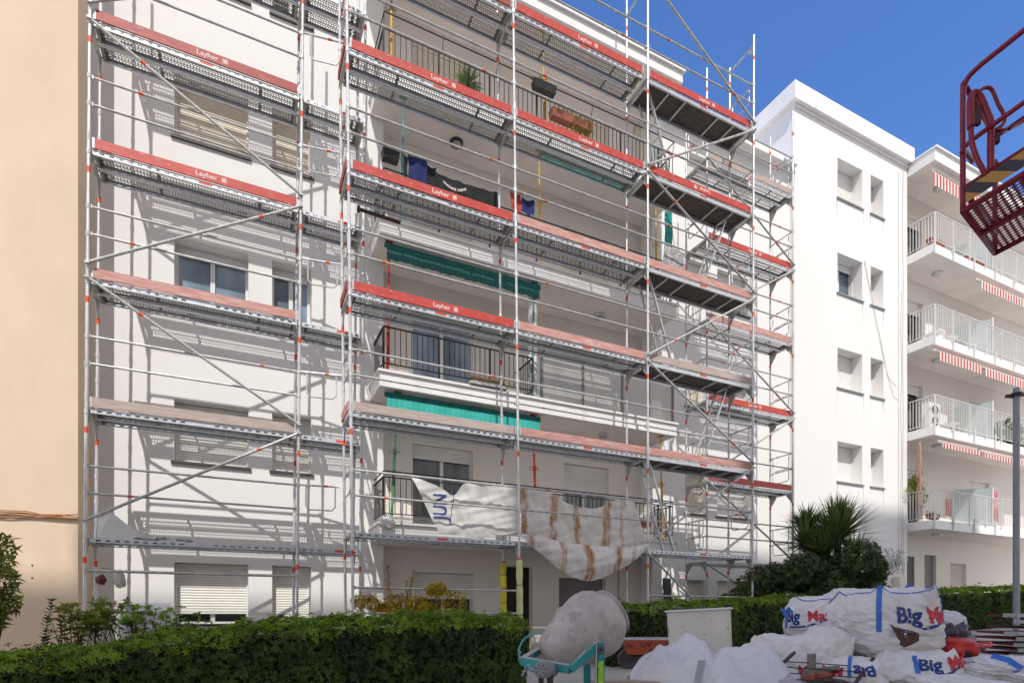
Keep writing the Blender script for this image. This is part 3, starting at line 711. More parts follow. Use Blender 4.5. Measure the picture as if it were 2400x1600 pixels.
TOES = {}
def platform(x, y, z, L, kind, toe, label, group, text=None, s='L', sticker=True, hatch=False, shift=0):
    o = ln(s, x, y, z); t = thing('scaffold_platform', label, 'scaffold platform', (o.x + .04, o.y, z), 0, group)
    if kind == 'steel':
        me = PL307 if L > 2 else PL109
        for k in (0, 1): link('deck_plank', me, t, (0, .04 + k * .335, 0))
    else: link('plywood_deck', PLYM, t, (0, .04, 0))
    if toe:
        key = (L > 2, toe, text)
        if key not in TOES:
            TOES[key] = toe_mesh(L - .08, {'red': REDB, 'dark': REDD, 'pink': PINKW, 'grey': GREYW}[toe], text, text == 'flip', alpha_ink=WHITEINK if toe in ('red', 'dark') else FADED)
        me, tx = TOES[key]; b = link('toe_board', me, t); link('toe_board_bracket', CAPM, b)
        c = link('toe_board_bracket', CAPM, b, (L - .09, 0, 0))
        if tx: link('lettering', tx, b)
    if sticker: link('sticker', STKM, t, ((L * (.47 if L > 2 else .55)), .04, 0))
    return t

def scaffold(s, name, label, posts, Y, W, Zs, top, base, braces, rails, side=None, mark=1.6):
    t = thing(name, label, 'scaffolding')
    for (x, tp) in posts:
        for y in (Y, Y + W):
            zb = gz(x); ztop = tp if y == Y else tp - (.0 if tp < 14.2 else 1.9 if s == 'F' and x < 7 else .15)
            m = MB(); m.tube([ln(s, x, y, zb + .2), ln(s, x, y, ztop)], .0241, 10)
            m.tube([ln(s, x, y, zb + .01), ln(s, x, y, zb + .5)], .019, 8); p = ln(s, x, y, zb); m.box(p.x - .075, p.x + .075, y - .075, y + .075, zb + .002, zb + .01)
            m.tube([ln(s, x, y, zb + .24), ln(s, x, y, zb + .27)], .05, 8)
            for z in Zs:
                for dz in (-.06, rails[0], rails[1]):
                    if z + dz < tp: m.tube([ln(s, x, y, z + dz - .045), ln(s, x, y, z + dz + .02)], .031, 8)
                if z + dz < tp: q = ln(s, x, y, z + .12); m.tube([q - Vector((0, 0, .02)), q + Vector((0, 0, .1))], .027, 8)
            o = m.build('post', GALV, t)
            for z in [Zs[0] - 2] + list(Zs):
                zz = z + mark; m = MB()
                if zz < ztop - .2 and zz > .5: m.tube([ln(s, x, y, zz), ln(s, x, y, zz + .095)], .0262, 10, caps=False); m.build('marker_band', MARK, o)
        for z in Zs:
            if z > tp: continue
            m = MB(); a, b = ln(s, x, Y, z - .045), ln(s, x, Y + W, z - .045)
            m.bar(a + Vector((0, .02, 0)), b - Vector((0, .02, 0)), .052, .05)
            for q, d in ((a, 1), (b, -1)):
                for e in (-.004, .004): m.tri(q + Vector((e, d * .02, -.03)), q + Vector((e, d * .19, -.03)), q + Vector((e, d * .02, -.27)))
                m.tube([q + Vector((0, d * .03, -.26)), q + Vector((0, d * .2, -.04))], .012, 6)
            m.build('transom', GALVD, t)
    for (xa, xb, za, zb) in braces:
        m = MB(); a, b = ln(s, xa, Y - .035, za), ln(s, xb, Y - .035, zb); m.tube([a, b], .0235, 9)
        for q in (a, b): m.obox(q, (.03, 0, 0), (0, .03, 0), (0, 0, .016))
        o = m.build('diagonal_brace', GALVD, t); d = b - a
        f = rnd.choice((.22, .78)); m = MB(); m.tube([a + d * f, a + d * (f + .02)], .0255, 9, caps=False); m.build('marker_band', MARK, o)
    return t
def rail(t, s, xa, xb, y, z, r=.0185, mk=True, dx=.03):
    m = MB(); a, b = ln(s, xa + dx, y, z), ln(s, xb - dx, y, z); m.tube([a, b], r, 8)
    for q, sg in ((a, 1), (b, -1)): m.box(q.x - .02, q.x + .02, q.y - .024, q.y + .024, q.z - .028, q.z + .028)
    o = m.build('guardrail', GALVD, t)
    if mk:
        f = rnd.choice((.17, .20, .80, .84)); d = b - a; m = MB(); m.tube([a + d * f, a + d * (f + .022)], r + .002, 8, caps=False); m.build('marker_band', MARK, o)
def urail(t, p0, p1, drop, r=.013, tr=.017):
    "short guardrail with a hanging U-shaped loop"
    p0, p1 = Vector(p0), Vector(p1); d = p1 - p0; m = MB(); m.tube([p0, p1], tr, 8)
    a, b = p0 + d * .18, p0 + d * .88; dn = Vector((0, 0, -1))
    m.tube([a, a + dn * drop * .85, a + dn * drop + d * .08, b + dn * drop - d * .08, b + dn * drop * .85, b], r, 7)
    o = m.build('end_guard', GALV, t)
    m = MB(); m.tube([p0 + d * .6, p0 + d * .7], tr + .002, 8, caps=False); m.build('marker_band', MARK, o)

YL, YF, WD = 10.77, 9.72, .73
ZL = [2.285 + 2 * k for k in range(6)]; ZF = [2.47 + 2 * k for k in range(6)]; ZR = [2.43 + 2 * k for k in range(6)]
xl = [-2.1, .97, 2.06]; xf = [1.66, 4.73, 7.80, 10.87]; xr = [10.47, 13.54]
ord_ = ['lowest', 'second', 'third', 'fourth', 'fifth', 'sixth']
# left scaffold
lb = [(-2.1, .97, ZL[0] + .25, ZL[1]), (-2.1, .97, ZL[2] - .02, ZL[1] + .15), (-2.1, .97, ZL[2] + .2, ZL[3]), (-2.1, .97, ZL[4] - .05, ZL[3] + .2), (-2.1, .97, ZL[4] + .2, ZL[5])]
L = scaffold('L', 'scaffolding', 'steel scaffold frame against the left wing, beside the ochre wall', [(x, 14.6) for x in xl], YL, WD, ZL, 14.6, 0, lb, (.68, 1.10))
for k, z in enumerate(ZL):
    for i, dz in enumerate((.68, 1.10)):
        rail(L, 'L', xl[0], xl[1], YL + .03, z + dz, mk=(k + i) % 2 == 0)
        urail(L, ln('L', xl[1], YL, z + 1.10), ln('L', xl[1] + .70, YL - .12, z + 1.10), .43) if i else None
rail(L, 'L', xl[0], xl[1], YL - .03, 1.77, r=.0235, mk=False)
# front scaffold
fb = [(1.66 + 6.14, 10.87, ZF[0] + .15, ZF[1] + .05), (7.8, 10.87, ZF[2] - .05, ZF[1] + .15), (7.8, 10.87, ZF[2] + .1, ZF[3]), (7.8, 10.87, ZF[4] - .05, ZF[3] + .15), (7.8, 10.87, ZF[4] + .1, ZF[5] - .05), (7.8, 10.87, ZF[5] + 2.1, ZF[5] + .1), (7.8, 9.9, ZF[0] - .1, .75)]
F = scaffold('F', 'scaffolding', 'three bay steel scaffold frame standing furthest forward before the balconies', [(1.66, 14.6), (4.73, 14.6), (7.8, 16.4), (10.87, 14.66)], YF, WD, ZF, 14.6, 0, fb, (.61, 1.03))
for k, z in enumerate(ZF):
    for b in range(3):
        for i, dz in enumerate((.61, 1.03)):
            rail(F, 'F', xf[b], xf[b + 1], YF + .03, z + dz, mk=(k + i + b) % 2 == 0)
    for x in (xf[0], xf[3]):
        for dz in (.61, 1.03): a, b = ln('F', x, YF, z + dz), ln('F', x, YF + WD, z + dz); urail(F, a, b, .36) if dz > 1 else None
    a = ln('F', xf[0], YF, z)
    m = MB(); m.box(a.x - .045, a.x - .02, YF + .04, YF + WD - .02, z + .012, z + .165)
    if k: m.build('end_toe_board', REDD if k > 1 else PINKW, F)
for x, zt in ((10.87, ZF[5] + 1.95), (7.8, ZF[5] + 1.95)):
    m = MB(); a, b = ln('F', x, YF, zt), ln('F', x, YF + WD, zt); m.tube([a, b], .02, 8); m.obox(a + Vector((0, .07, -.06)), (.004, 0, 0), (0, .06, 0), (0, 0, .06)); m.build('transom', GALV, F)
for z in (1.546, 1.12): rail(F, 'F', xf[0], xf[1], YF, z, mk=True)
rail(F, 'F', xf[2], xf[3], YF, 1.5, mk=False)
# right scaffold
rb = []
for k in range(6):
    lo, hi = ZR[k] + .1, ZR[k] + 1.95
    rb.append((10.47, 13.54, hi, lo) if k % 2 == 0 else (10.47, 13.54, lo, hi))
Rr = scaffold('R', 'scaffolding', 'steel scaffold frame set back at the right wing, beside the plain stair block', [(10.47, 14.6), (13.54, 14.7)], YL, WD, ZR, 14.6, 0, rb[:5] + [(10.47, 13.54, ZR[0] - .1, .9)], (.61, 1.03))
for k, z in enumerate(ZR):
    for dz in (.61, 1.03): rail(Rr, 'R', xr[0], xr[1], YL + .03, z + dz, mk=True)
    for x in xr: urail(Rr, (x, YL, z + 1.03), (x, YL + WD, z + 1.03), .38); urail(Rr, (x, YL, z + .61), (x, YL + WD, z + .61), .3)
# foam sleeves on two posts
for nm, mt, x, y, z0, z1, r, lab in (('foam_sleeve', FOAM, 4.73, YF, .06, 2.12, .062, 'pale yellow foam sleeve tied round the front scaffold post by the hedge end'), ('foam_sleeve', FOAMY, 4.73, YF + WD, 1.1, 2.12, .062, 'bright yellow foam sleeve round the rear scaffold post by the dark doorway')):
    m = MB(); n = 22
    pts = [ln('F', x, y, z0 + (z1 - z0) * i / n) for i in range(n + 1)]
    m.tube(pts, [r * (1 + .06 * math.sin(i * 1.7)) * (.86 if i % 6 == 5 else 1) for i in range(n + 1)], 12)
    o = m.build(nm, mt, None, smooth=True); tag(o, lab, 'foam sleeve')
    m = MB()
    for i in range(5, n, 6): m.tube([pts[i] - Vector((0, 0, .006)), pts[i] + Vector((0, 0, .006))], r * .93, 12)
    m.build('cable_tie', BLACKM, o)
# platforms
tl = {1: ('grey', None), 2: ('pink', None), 3: ('red', 'up'), 4: ('dark', 'up'), 5: ('dark', None)}
desc = {'grey': 'weathered grey-pink toe board', 'pink': 'faded pinkish red toe board', 'red': 'bright red lettered toe board', 'dark': 'scratched dark red toe board', None: 'no toe board'}
for k, z in enumerate(ZL):
    tk = tl.get(k, (None, None))
    platform(xl[0], YL, z, 3.07, 'steel', tk[0], f'{ord_[k]} platform up on the left wing, {desc[tk[0]]}', 'platforms of the left scaffold', tk[1], 'L', sticker=k > 2)
    platform(xl[1], YL, z, 1.09, 'steel', None, f'short {ord_[k]} platform up between the left wing bay and the balconies', 'short platforms at the scaffold corner', None, 'L')
ft = {(1, 0): ('grey', None), (1, 1): ('pink', None), (1, 2): ('pink', None), (2, 0): ('red', 'up'), (2, 1): ('pink', 'up'), (2, 2): ('grey', None), (3, 0): ('red', 'up'), (3, 1): ('pink', None), (3, 2): ('pink', None),
      (4, 0): ('red', 'up'), (4, 1): ('red', 'up'), (4, 2): ('red', 'flip'), (5, 0): ('dark', None), (5, 1): ('red', 'up'), (5, 2): ('red', 'up')}
bays = ['left bay', 'middle bay', 'right ladder bay']
for k, z in enumerate(ZF):
    for b in range(3):
        tk = ft.get((k, b), (None, None)); kd = 'ply' if b == 2 and k else 'steel'
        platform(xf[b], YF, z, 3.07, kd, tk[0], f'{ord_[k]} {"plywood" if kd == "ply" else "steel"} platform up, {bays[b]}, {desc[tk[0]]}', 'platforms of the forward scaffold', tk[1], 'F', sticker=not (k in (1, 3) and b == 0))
rt = {1: ('red', None), 2: ('red', 'up'), 3: ('pink', 'up'), 4: ('red', 'up'), 5: ('grey', None)}
for k, z in enumerate(ZR):
    tk = rt.get(k, (None, None))
    platform(xr[0], YL, z, 3.07, 'steel', tk[0], f'{ord_[k]} platform up on the set-back right wing, {desc[tk[0]]}', 'platforms of the right scaffold', tk[1], 'R')
# access ladders
def ladder(xa, za, xb, zb, y, label, w=.34):
    t = thing('access_ladder', label, 'ladder', (xb, y, zb), 0, 'aluminium ladders in the ladder bay')
    a, b = Vector((xa - xb, 0, za - zb)), Vector((0, 0, 0)); n = int(a.length / .28)
    for dy in (0, w): m = MB(); m.bar(b + Vector((0, dy, 0)), a + Vector((0, dy, 0)), .025, .055, (0, 1, 0)); m.build('ladder_rail', ALU, t)
    for i in range(1, n):
        m = MB(); p = b + (a - b) * i / n; m.tube([p, p + Vector((0, w, 0))], .014, 6); m.build('rung', ALU, t)
for k in range(5):
    za, zb = ZF[k + 1] - .02, ZF[k] + .02
    if k % 2 == 0: ladder(8.05, za, 8.75, zb, YF + .28, f'aluminium ladder leaning left, between {ord_[k]} and {ord_[k+1]} ladder bay platforms')
    else: ladder(10.35, za, 9.55, zb, YF + .28, f'aluminium ladder leaning right, between {ord_[k]} and {ord_[k+1]} ladder bay platforms')
# raised hatch board, rubble boards, hanging bag
m = MB(); m.obox((8.65, YF + .18, ZF[3] + .34), (.30, .02, 0), (0, .012, 0), (.04, 0, .34)); o = m.build('hatch_board', GRANITE); tag(o, 'speckled grey cement board standing on the fourth platform of the ladder bay', 'board')
m = MB(); m.face([(-2.02, 11.0, ZL[0] + .02), (-1.35, 11.0, ZL[0] + .02), (-1.85, 11.2, ZL[0] + .46), (-2.04, 11.2, ZL[0] + .36)]); m.face([(-2.02, 11.03, ZL[0] + .02), (-1.35, 11.03, ZL[0] + .02), (-1.85, 11.23, ZL[0] + .46), (-2.04, 11.23, ZL[0] + .36)])
m.quad((-1.35, 11.0, ZL[0] + .02), (-1.35, 11.03, ZL[0] + .02), (-1.85, 11.23, ZL[0] + .46), (-1.85, 11.2, ZL[0] + .46)); m.quad((-2.04, 11.2, ZL[0] + .36), (-1.85, 11.2, ZL[0] + .46), (-1.85, 11.23, ZL[0] + .46), (-2.04, 11.23, ZL[0] + .36))
tag(m.build('insulation_board', POLY), 'broken triangular insulation board leaning on the lowest left platform', 'insulation board')
q = random.Random(4); m = MB()
for i in range(16):
    c = Vector((-1.45 + q.uniform(0, .75), 10.95 + q.uniform(0, .3), ZL[0] + .03 + q.uniform(0, .07))); s = q.uniform(.025, .07)
    m.obox(c, (s * 1.5, q.uniform(-.02, .02), q.uniform(-.01, .03)), (0, s, q.uniform(-.02, .02)), (q.uniform(-.01, .01), 0, s * .4))
tag(m.build('rubble', POLY), 'loose grey and white rubble heaped on the lowest left platform', 'rubble', kind='stuff')
def blobmesh(c, r, seed, amp=.25, n=20, fr=2.5, fold=None):
    m = MB(); c = Vector(c)
    def fn(u, v):
        th, ph = 2 * math.pi * u, math.pi * v
        d = Vector((math.sin(ph) * math.cos(th), math.sin(ph) * math.sin(th), math.cos(ph)))
        k = 1 + amp * noise.noise(d * fr + Vector((seed, 0, 0))) + amp * .5 * noise.noise(d * fr * 2.7 + Vector((0, seed, 0)))
        return c + Vector((d.x * r[0], d.y * r[1], d.z * r[2])) * k
    return m.grid(fn, n, n // 2, True)
o = blobmesh((-1.78, 11.35, 1.66), (.085, .07, .13), 5, .5).build('hanging_sack', POLY, smooth=True); tag(o, 'whitish crumpled sack hanging from the rear left scaffold post', 'sack')
m = MB(); m.tube([(-1.78, 11.38, 1.78), (-1.95, 11.48, 1.86), (-2.05, 11.49, 1.86)], .008, 5); m.build('cord', CABLEG, o)
o = blobmesh((-2.02, 11.3, 1.66), (.07, .06, .08), 8, .4).build('coiled_hose', FORMR, smooth=True); tag(o, 'dark red bundled hose behind the leftmost scaffold post', 'hose')

# shoring props on the balconies
def prop(xt, xb, y, z0, z1, lower, upper, label, tear=True):
    t = thing('shoring_prop', label, 'shoring prop', (xb, y, z0), 0, 'steel props between the balcony slabs')
    a = Vector((0, 0, 0)); b = Vector((xt - xb, 0, z1 - z0)); d = b - a
    m = MB(); m.tube([a + d * .004, a + d * .56], .030, 10); m.box(-.07, .07, -.07, .07, 0, .008); m.build('outer_tube', lower, t)
    m = MB(); m.tube([a + d * .54, a + d * .996], .022, 10); e = b; m.obox(e - Vector((0, 0, .005)), (.07, 0, 0), (0, .07, 0), (0, 0, .004)); m.build('inner_tube', upper, t)
    m = MB(); c = a + d * .55; m.tube([c - Vector((0, 0, .06)), c + Vector((0, 0, .05))], .04, 10)
    m.tube([c + Vector((.16 * math.cos(i * .5) * .7, .05 * math.sin(i * .5), -.01 + .03 * math.sin(i))) for i in range(13)], .007, 5); m.build('collar', upper if tear else lower, t)
s1 = [5.96 - .32, 8.99 - .32, 12.03 - .32, 14.53]
prop(2.93, 2.80, 11.6, 2.955, s1[0] - .01, GREENP, GREENP, 'green steel prop at the left end of the lowest balcony')
prop(6.05, 6.13, 11.6, 2.955, s1[0] - .01, REDP, REDP, 'bright red steel prop at the middle of the lowest balcony')
prop(9.72, 9.78, 11.6, 2.955, s1[0] - .01, YELP, YELP, 'ochre steel prop at the right end of the lowest balcony')
prop(2.76, 2.72, 11.6, 5.985, s1[1] - .01, REDP, REDP, 'red steel prop at the left end of the second balcony')
prop(6.08, 6.04, 11.62, 5.985, s1[1] - .01, TEALP, TEALP, 'green steel prop beside the white column of the second balcony')
prop(3.05, 3.02, 11.6, 9.015, s1[2] - .01, TEALP, TEALP, 'teal steel prop at the left end of the laundry balcony')
prop(6.2, 6.25, 11.6, 9.015, s1[2] - .01, YELP, YELP, 'ochre steel prop right of the red and blue shirts')
prop(9.55, 9.6, 11.6, 9.015, s1[2] - .01, YELP, YELP, 'ochre steel prop beside the bundled teal awning')
prop(6.3, 6.35, 11.6, 12.055, s1[3], YELP, YELP, 'ochre steel prop at the middle of the top balcony')
prop(2.8, 2.8, 11.6, 12.055, s1[3], YELP, RUST, 'rusty steel prop at the left end of the top balcony')

p = at(1573, 1390, 12.1); m = MB(); m.obox((0, 0, 0), (.15, .03, 0), (0, .015, 0), (-.02, .02, .42)); o = m.build('leaning_panel', BLACKM, loc=(p.x, 12.25, p.z)); tag(o, 'black panel leaning on the wall between the garage and the right wing', 'panel')
# ================= PLANTS =================
def leaf(m, p, d, up, l, w, fold=.25):
    s = d.cross(up)
    if s.length < 1e-3: s = Vector((1, 0, 0))
    s.normalize(); u = s.cross(d)
    mid = p + d * l * .5 - u * (l * .04); n = len(m.v)
    m.v += [tuple(p), tuple(mid + s * w / 2 + u * w * fold), tuple(p + d * l - u * l * .12), tuple(mid - s * w / 2 + u * w * fold)]
    m.f.append((n, n + 1, n + 2, n + 3)); m.mi.append(m.cur)
def rosette(m, q, p, nrm, l, w, k=6):
    ax = (nrm + Vector((q.gauss(0, .45), q.gauss(0, .45), q.gauss(.15, .4)))).normalized()
    a = ax.orthogonal().normalized(); b = ax.cross(a); t0 = q.random() * 6.3
    for i in range(k):
        t = t0 + i * 6.283 / k + q.uniform(-.3, .3); d = (a * math.cos(t) + b * math.sin(t) + ax * q.uniform(.1, .9)).normalized()
        leaf(m, p, d, ax, l * q.uniform(.7, 1.2), w * q.uniform(.8, 1.15))
def hedge(name, label, x0, x1, y0, y1, hfun, zfun, n, l, w, seed, group=None, ends=(True, True), lump=.07):
    q = random.Random(seed); t = thing(name, label, 'hedge', ((x0 + x1) / 2, (y0 + y1) / 2, 0), 0, group); off = Vector((-(x0 + x1) / 2, -(y0 + y1) / 2, 0))
    m = MB(); L = x1 - x0; Wd = y1 - y0; mt_ = MB()
    hm = (hfun(x0) + hfun(x1)) / 2; areas = [L * hm, L * Wd, Wd * hm * ends[0], Wd * hm * ends[1], L * hm * .25]
    tot = sum(areas)
    for _ in range(n):
        r = q.random() * tot; k = 0
        while r > areas[k]: r -= areas[k]; k += 1
        x = q.uniform(x0, x1); h = hfun(x); z = zfun(x)
        if k == 0: p = Vector((x, y0, z + q.random() ** .8 * h)); nr = Vector((0, -1, .25))
        elif k == 1: p = Vector((x, q.uniform(y0, y1), z + h)); nr = Vector((0, 0, 1))
        elif k == 2: h = hfun(x0); p = Vector((x0, q.uniform(y0, y1), zfun(x0) + q.random() * h)); nr = Vector((-1, 0, .25))
        elif k == 3: h = hfun(x1); p = Vector((x1, q.uniform(y0, y1), zfun(x1) + q.random() * h)); nr = Vector((1, 0, .25))
        else: p = Vector((x, y1, z + q.random() * h)); nr = Vector((0, 1, .25))
        # rounded shoulders and lumps
        if p.z > z + h - .14: 
            e = (p.z - (z + h - .14)) / .14
            if p.y < y0 + .12: p.y += .07 * e * e
            if p.y > y1 - .12: p.y -= .07 * e * e
        dsp = lump * noise.noise(Vector((p.x * 2.2, p.y * 2.2, p.z * 2.2 + seed))) + lump * .8 * noise.noise(Vector((p.x * 6, p.y * 6, p.z * 6))) - abs(q.gauss(0, .035))
        p += nr.normalized() * dsp
        if k == 1 and q.random() < .035: p.z += q.uniform(.02, .11)
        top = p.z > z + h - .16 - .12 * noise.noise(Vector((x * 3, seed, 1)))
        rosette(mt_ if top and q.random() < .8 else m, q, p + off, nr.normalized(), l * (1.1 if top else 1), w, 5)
    m.build('foliage', LEAFH, t); mt_.build('lit_top_foliage', LEAFT, t)  # light on the hedge top is put into a brighter leaf green
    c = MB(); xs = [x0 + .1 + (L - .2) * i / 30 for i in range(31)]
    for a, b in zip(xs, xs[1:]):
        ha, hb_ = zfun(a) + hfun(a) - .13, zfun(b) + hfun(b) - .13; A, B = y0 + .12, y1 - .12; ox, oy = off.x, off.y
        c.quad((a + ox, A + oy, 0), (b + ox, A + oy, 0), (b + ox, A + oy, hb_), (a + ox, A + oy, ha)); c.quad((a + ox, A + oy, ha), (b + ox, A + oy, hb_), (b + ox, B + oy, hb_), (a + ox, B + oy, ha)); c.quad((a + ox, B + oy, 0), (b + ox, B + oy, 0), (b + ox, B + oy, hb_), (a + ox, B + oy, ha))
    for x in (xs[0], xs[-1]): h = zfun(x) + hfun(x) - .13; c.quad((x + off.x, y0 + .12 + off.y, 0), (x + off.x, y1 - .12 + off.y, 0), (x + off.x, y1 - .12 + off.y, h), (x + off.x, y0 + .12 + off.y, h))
    c.build('shade_core', HEDGEIN, t)  # dark box core, coloured as the shade inside the hedge
    return t
hn = [(-7, .6), (-3, .63), (-1.8, .70), (-.7, .86), (.3, .98), (1.2, 1.04), (3.4, 1.06)]
hedge('hedge', 'clipped dark green hedge in the left foreground before the scaffold', -6.2, 3.42, 6.7, 8.15, lambda x: lerp_tab(hn, x) + .03 * noise.noise(Vector((x * 1.7, 3, 0))), lambda x: 0, 21000, .047, .020, 11, lump=.09)
hedge('hedge', 'clipped hedge along the right side behind the bulk bags and wheelbarrow', 6.35, 26, 8.9, 9.6, lambda x: 1.16 + .04 * noise.noise(Vector((x * 1.3, 9, 0))), gz, 13500, .062, .028, 12, ends=(True, False))

def shoots(name, label, cat, base, stems, lm, lf, wf, seed, tr=.006, step=.035, up=.6):
    "upright stems carrying leaves all the way"
    q = random.Random(seed); t = thing(name, label, cat, base); b0 = Vector(base); m = MB(); lv = MB()
    for (dx, dy, h, lean_) in stems:
        p = Vector((dx, dy, 0)); d = Vector((lean_[0], lean_[1], 1)).normalized(); pts = [p.copy()]; n = int(h / step)
        for i in range(n):
            d = (d + Vector((q.gauss(0, .06), q.gauss(0, .06), .03))).normalized(); p = p + d * step; pts.append(p.copy())
            if i > n * .25:
                for _ in range(5):
                    a = q.random() * 6.283; dd = (Vector((math.cos(a), math.sin(a), up)) + d * .3).normalized(); leaf(lv, p, dd, d, lf * q.uniform(.7, 1.2), wf)
        for _ in range(9):
            a = q.random() * 6.283; leaf(lv, p, (Vector((math.cos(a), math.sin(a), 1.0))).normalized(), d, lf, wf)
        m.tube(pts, [tr * (1 - .6 * i / len(pts)) for i in range(len(pts))], 5)
    m.build('stem', TWIG, t); lv.build('foliage', lm, t)
    return t
q = random.Random(21)
p = atd(112, 1500, 6.5); shoots('shoot', 'dark leafy shoot sticking up above the left end of the hedge', 'plant', (p.x, p.y, .3), [(0, 0, 1.0, (.0, 0)), (.05, .02, .7, (.08, 0)), (-.04, .05, .55, (-.1, 0))], LEAFD, .07, .022, 2)
def twiggy(name, label, base, w, hs, n, lm, l, wd, seed):
    q = random.Random(seed); t = thing(name, label, 'shrub', base); m = MB(); lv = MB()
    for _ in range(n):
        x = q.uniform(-w, w); tip = Vector((x, q.uniform(-.2, .25), hs * q.uniform(.72, 1.08) * (1 - .25 * abs(x / w) ** 2))); r0 = Vector((x * .45, tip.y * .4, 0))
        mid = (r0 + tip) / 2 + Vector((q.gauss(0, .04), q.gauss(0, .04), 0)); m.tube([r0, mid, tip], [.006, .005, .003], 4)
        for k in range(q.choice((3, 4, 5))):
            e = tip + Vector((q.gauss(0, .055), q.gauss(0, .055), q.gauss(-.02, .05))); m.tube([mid * .3 + tip * .7, e], .002, 3); rosette(lv, q, e, Vector((0, 0, 1)), l, wd, 8)
    m.build('stem', TWIG, t); lv.build('foliage', lm, t)
p = atd(215, 1500, 6.7); twiggy('shrub', 'light green young shrub before the leftmost scaffold post', (p.x, p.y, .2), .52, .98, 26, LEAFN, .075, .03, 3)
p = atd(345, 1500, 7.0); twiggy('shrub', 'loose light green shrub tips rising from the hedge below the meter cabinet', (p.x, p.y, .35), .75, .82, 34, LEAFT, .07, .03, 4)
def bush(name, label, cat, c, r, n, lm, l, w, seed, base_z=0., trunk=True, parts=None, k=5, shell=.55):
    q = random.Random(seed); c = Vector(c); t = thing(name, label, cat, (c.x, c.y, base_z)); o = Vector((0, 0, c.z - base_z)); m = MB()
    cl = [(Vector((q.gauss(0, .48) * r[0], q.gauss(0, .48) * r[1], q.gauss(0, .46) * r[2])), q.uniform(.2, .42)) for _ in range(20)] + [(Vector((0, 0, -.15 * r[2])), .6)]
    for _ in range(n):
        cc, s = cl[q.randrange(len(cl))]; d = Vector((q.gauss(0, 1), q.gauss(0, 1), q.gauss(0, 1))).normalized(); rad = s * (shell + (1 - shell) * q.random())
        p = cc + Vector((d.x * r[0], d.y * r[1], d.z * r[2])) * rad
        if p.z + o.z < .02: continue
        rosette(m, q, p + o, (d + Vector((0, 0, .4))).normalized(), l, w, k)
    m.build('foliage', lm, t)
    m = MB()
    for cc, s in cl[:9]:
        e = cc + o; m.tube([Vector((0, 0, 0)), Vector((e.x * .25, e.y * .25, o.z * .45)), e], [.03, .02, .008], 5)
    m.build('trunk', TWIG, t)
    return t
p = atd(-30, 1385, 6.2); bush('small_tree', 'leafy small tree cut by the left edge of the view', 'tree', p, (.29, .27, .54), 430, LEAFN, .10, .032, 31)
p = atd(985, 1425, 10.2); bush('shrub', 'yellow variegated shrub between the hedge and the lowest left platform', 'shrub', (p.x, p.y, p.z - .12), (.80, .4, .50), 2300, LEAFY, .06, .026, 32)
p = atd(925, 1440, 10.2); shoots('shoot', 'tall thin yellow-green shoot beside the balcony corner', 'plant', (p.x, p.y, .9), [(0, 0, 1.05, (0, 0)), (.24, 0, 1.0, (0, 0)), (.28, .03, .8, (.02, 0)), (.22, .03, .85, (.0, 0))], LEAFY, .06, .022, 6)
# sword-leaved palm with a shrub at its foot
def sword_head(m, c, r, n, seed, w=.055):
    q = random.Random(seed)
    for i in range(n):
        a = q.random() * 6.283; el = math.asin(q.uniform(-.35, .99)); el += .15 * (el < .5); d = Vector((math.cos(a) * math.cos(el), math.sin(a) * math.cos(el), math.sin(el))); L = r * q.uniform(.75, 1.1)
        s = d.cross(Vector((0, 0, 1))); s = s.normalized() if s.length > .01 else Vector((1, 0, 0)); prev = None
        for k in range(5):
            t = k / 4; p = c + d * L * t + Vector((0, 0, -.12 * L * t * t * (1 - abs(d.z)))); ww = w * (1 - t ** 2) * .5 + .001
            cur = (p - s * ww, p + s * ww)
            if prev: m.quad(prev[0], prev[1], cur[1], cur[0])
            prev = cur
pc = atd(1950, 1262, 15.2); t = thing('yucca', 'tall spiky sword-leaved plant standing before the stair block', 'plant', (pc.x, pc.y, gz(pc.x))); b0 = Vector((pc.x, pc.y, gz(pc.x)))
for (px, py, d, r, n, sd) in ((1962, 1262, 15.1, 1.22, 420, 1), (1890, 1236, 15.3, .72, 240, 2), (1925, 1300, 14.9, .95, 260, 3), (1998, 1318, 15.0, .9, 260, 4), (1968, 1215, 15.2, .75, 160, 5), (1940, 1275, 15.4, 1.05, 200, 6), (1885, 1275, 15.0, .8, 200, 7)):
    m = MB(); c = atd(px, py, d) - b0; sword_head(m, c, r, n, sd); m.build('leaf_head', LEAFP, t)
    m = MB(); m.tube([(c.x * .2, c.y * .2, 0), (c.x * .6, c.y * .6, c.z * .5), c], [.10, .085, .06], 8); m.build('trunk', TWIG, t)
p = atd(1935, 1352, 14.4); bush('bush', 'big dark green bush round the foot of the spiky plant', 'bush', p, (1.85, .9, 1.15), 6500, LEAFD, .085, .038, 33, gz(p.x) - .3)
p = atd(1800, 1405, 14.2); bush('bush', 'low spreading bush left of the spiky plant at the scaffold foot', 'bush', p, (1.05, .6, .7), 1700, LEAFD, .09, .035, 34, gz(p.x) - .1)
p = atd(2010, 1385, 14.0); bush('bush', 'loose bush right of the spiky plant, before the narrow ground window', 'bush', p, (.9, .5, .8), 1500, LEAFD, .10, .035, 35, gz(p.x) - .1)

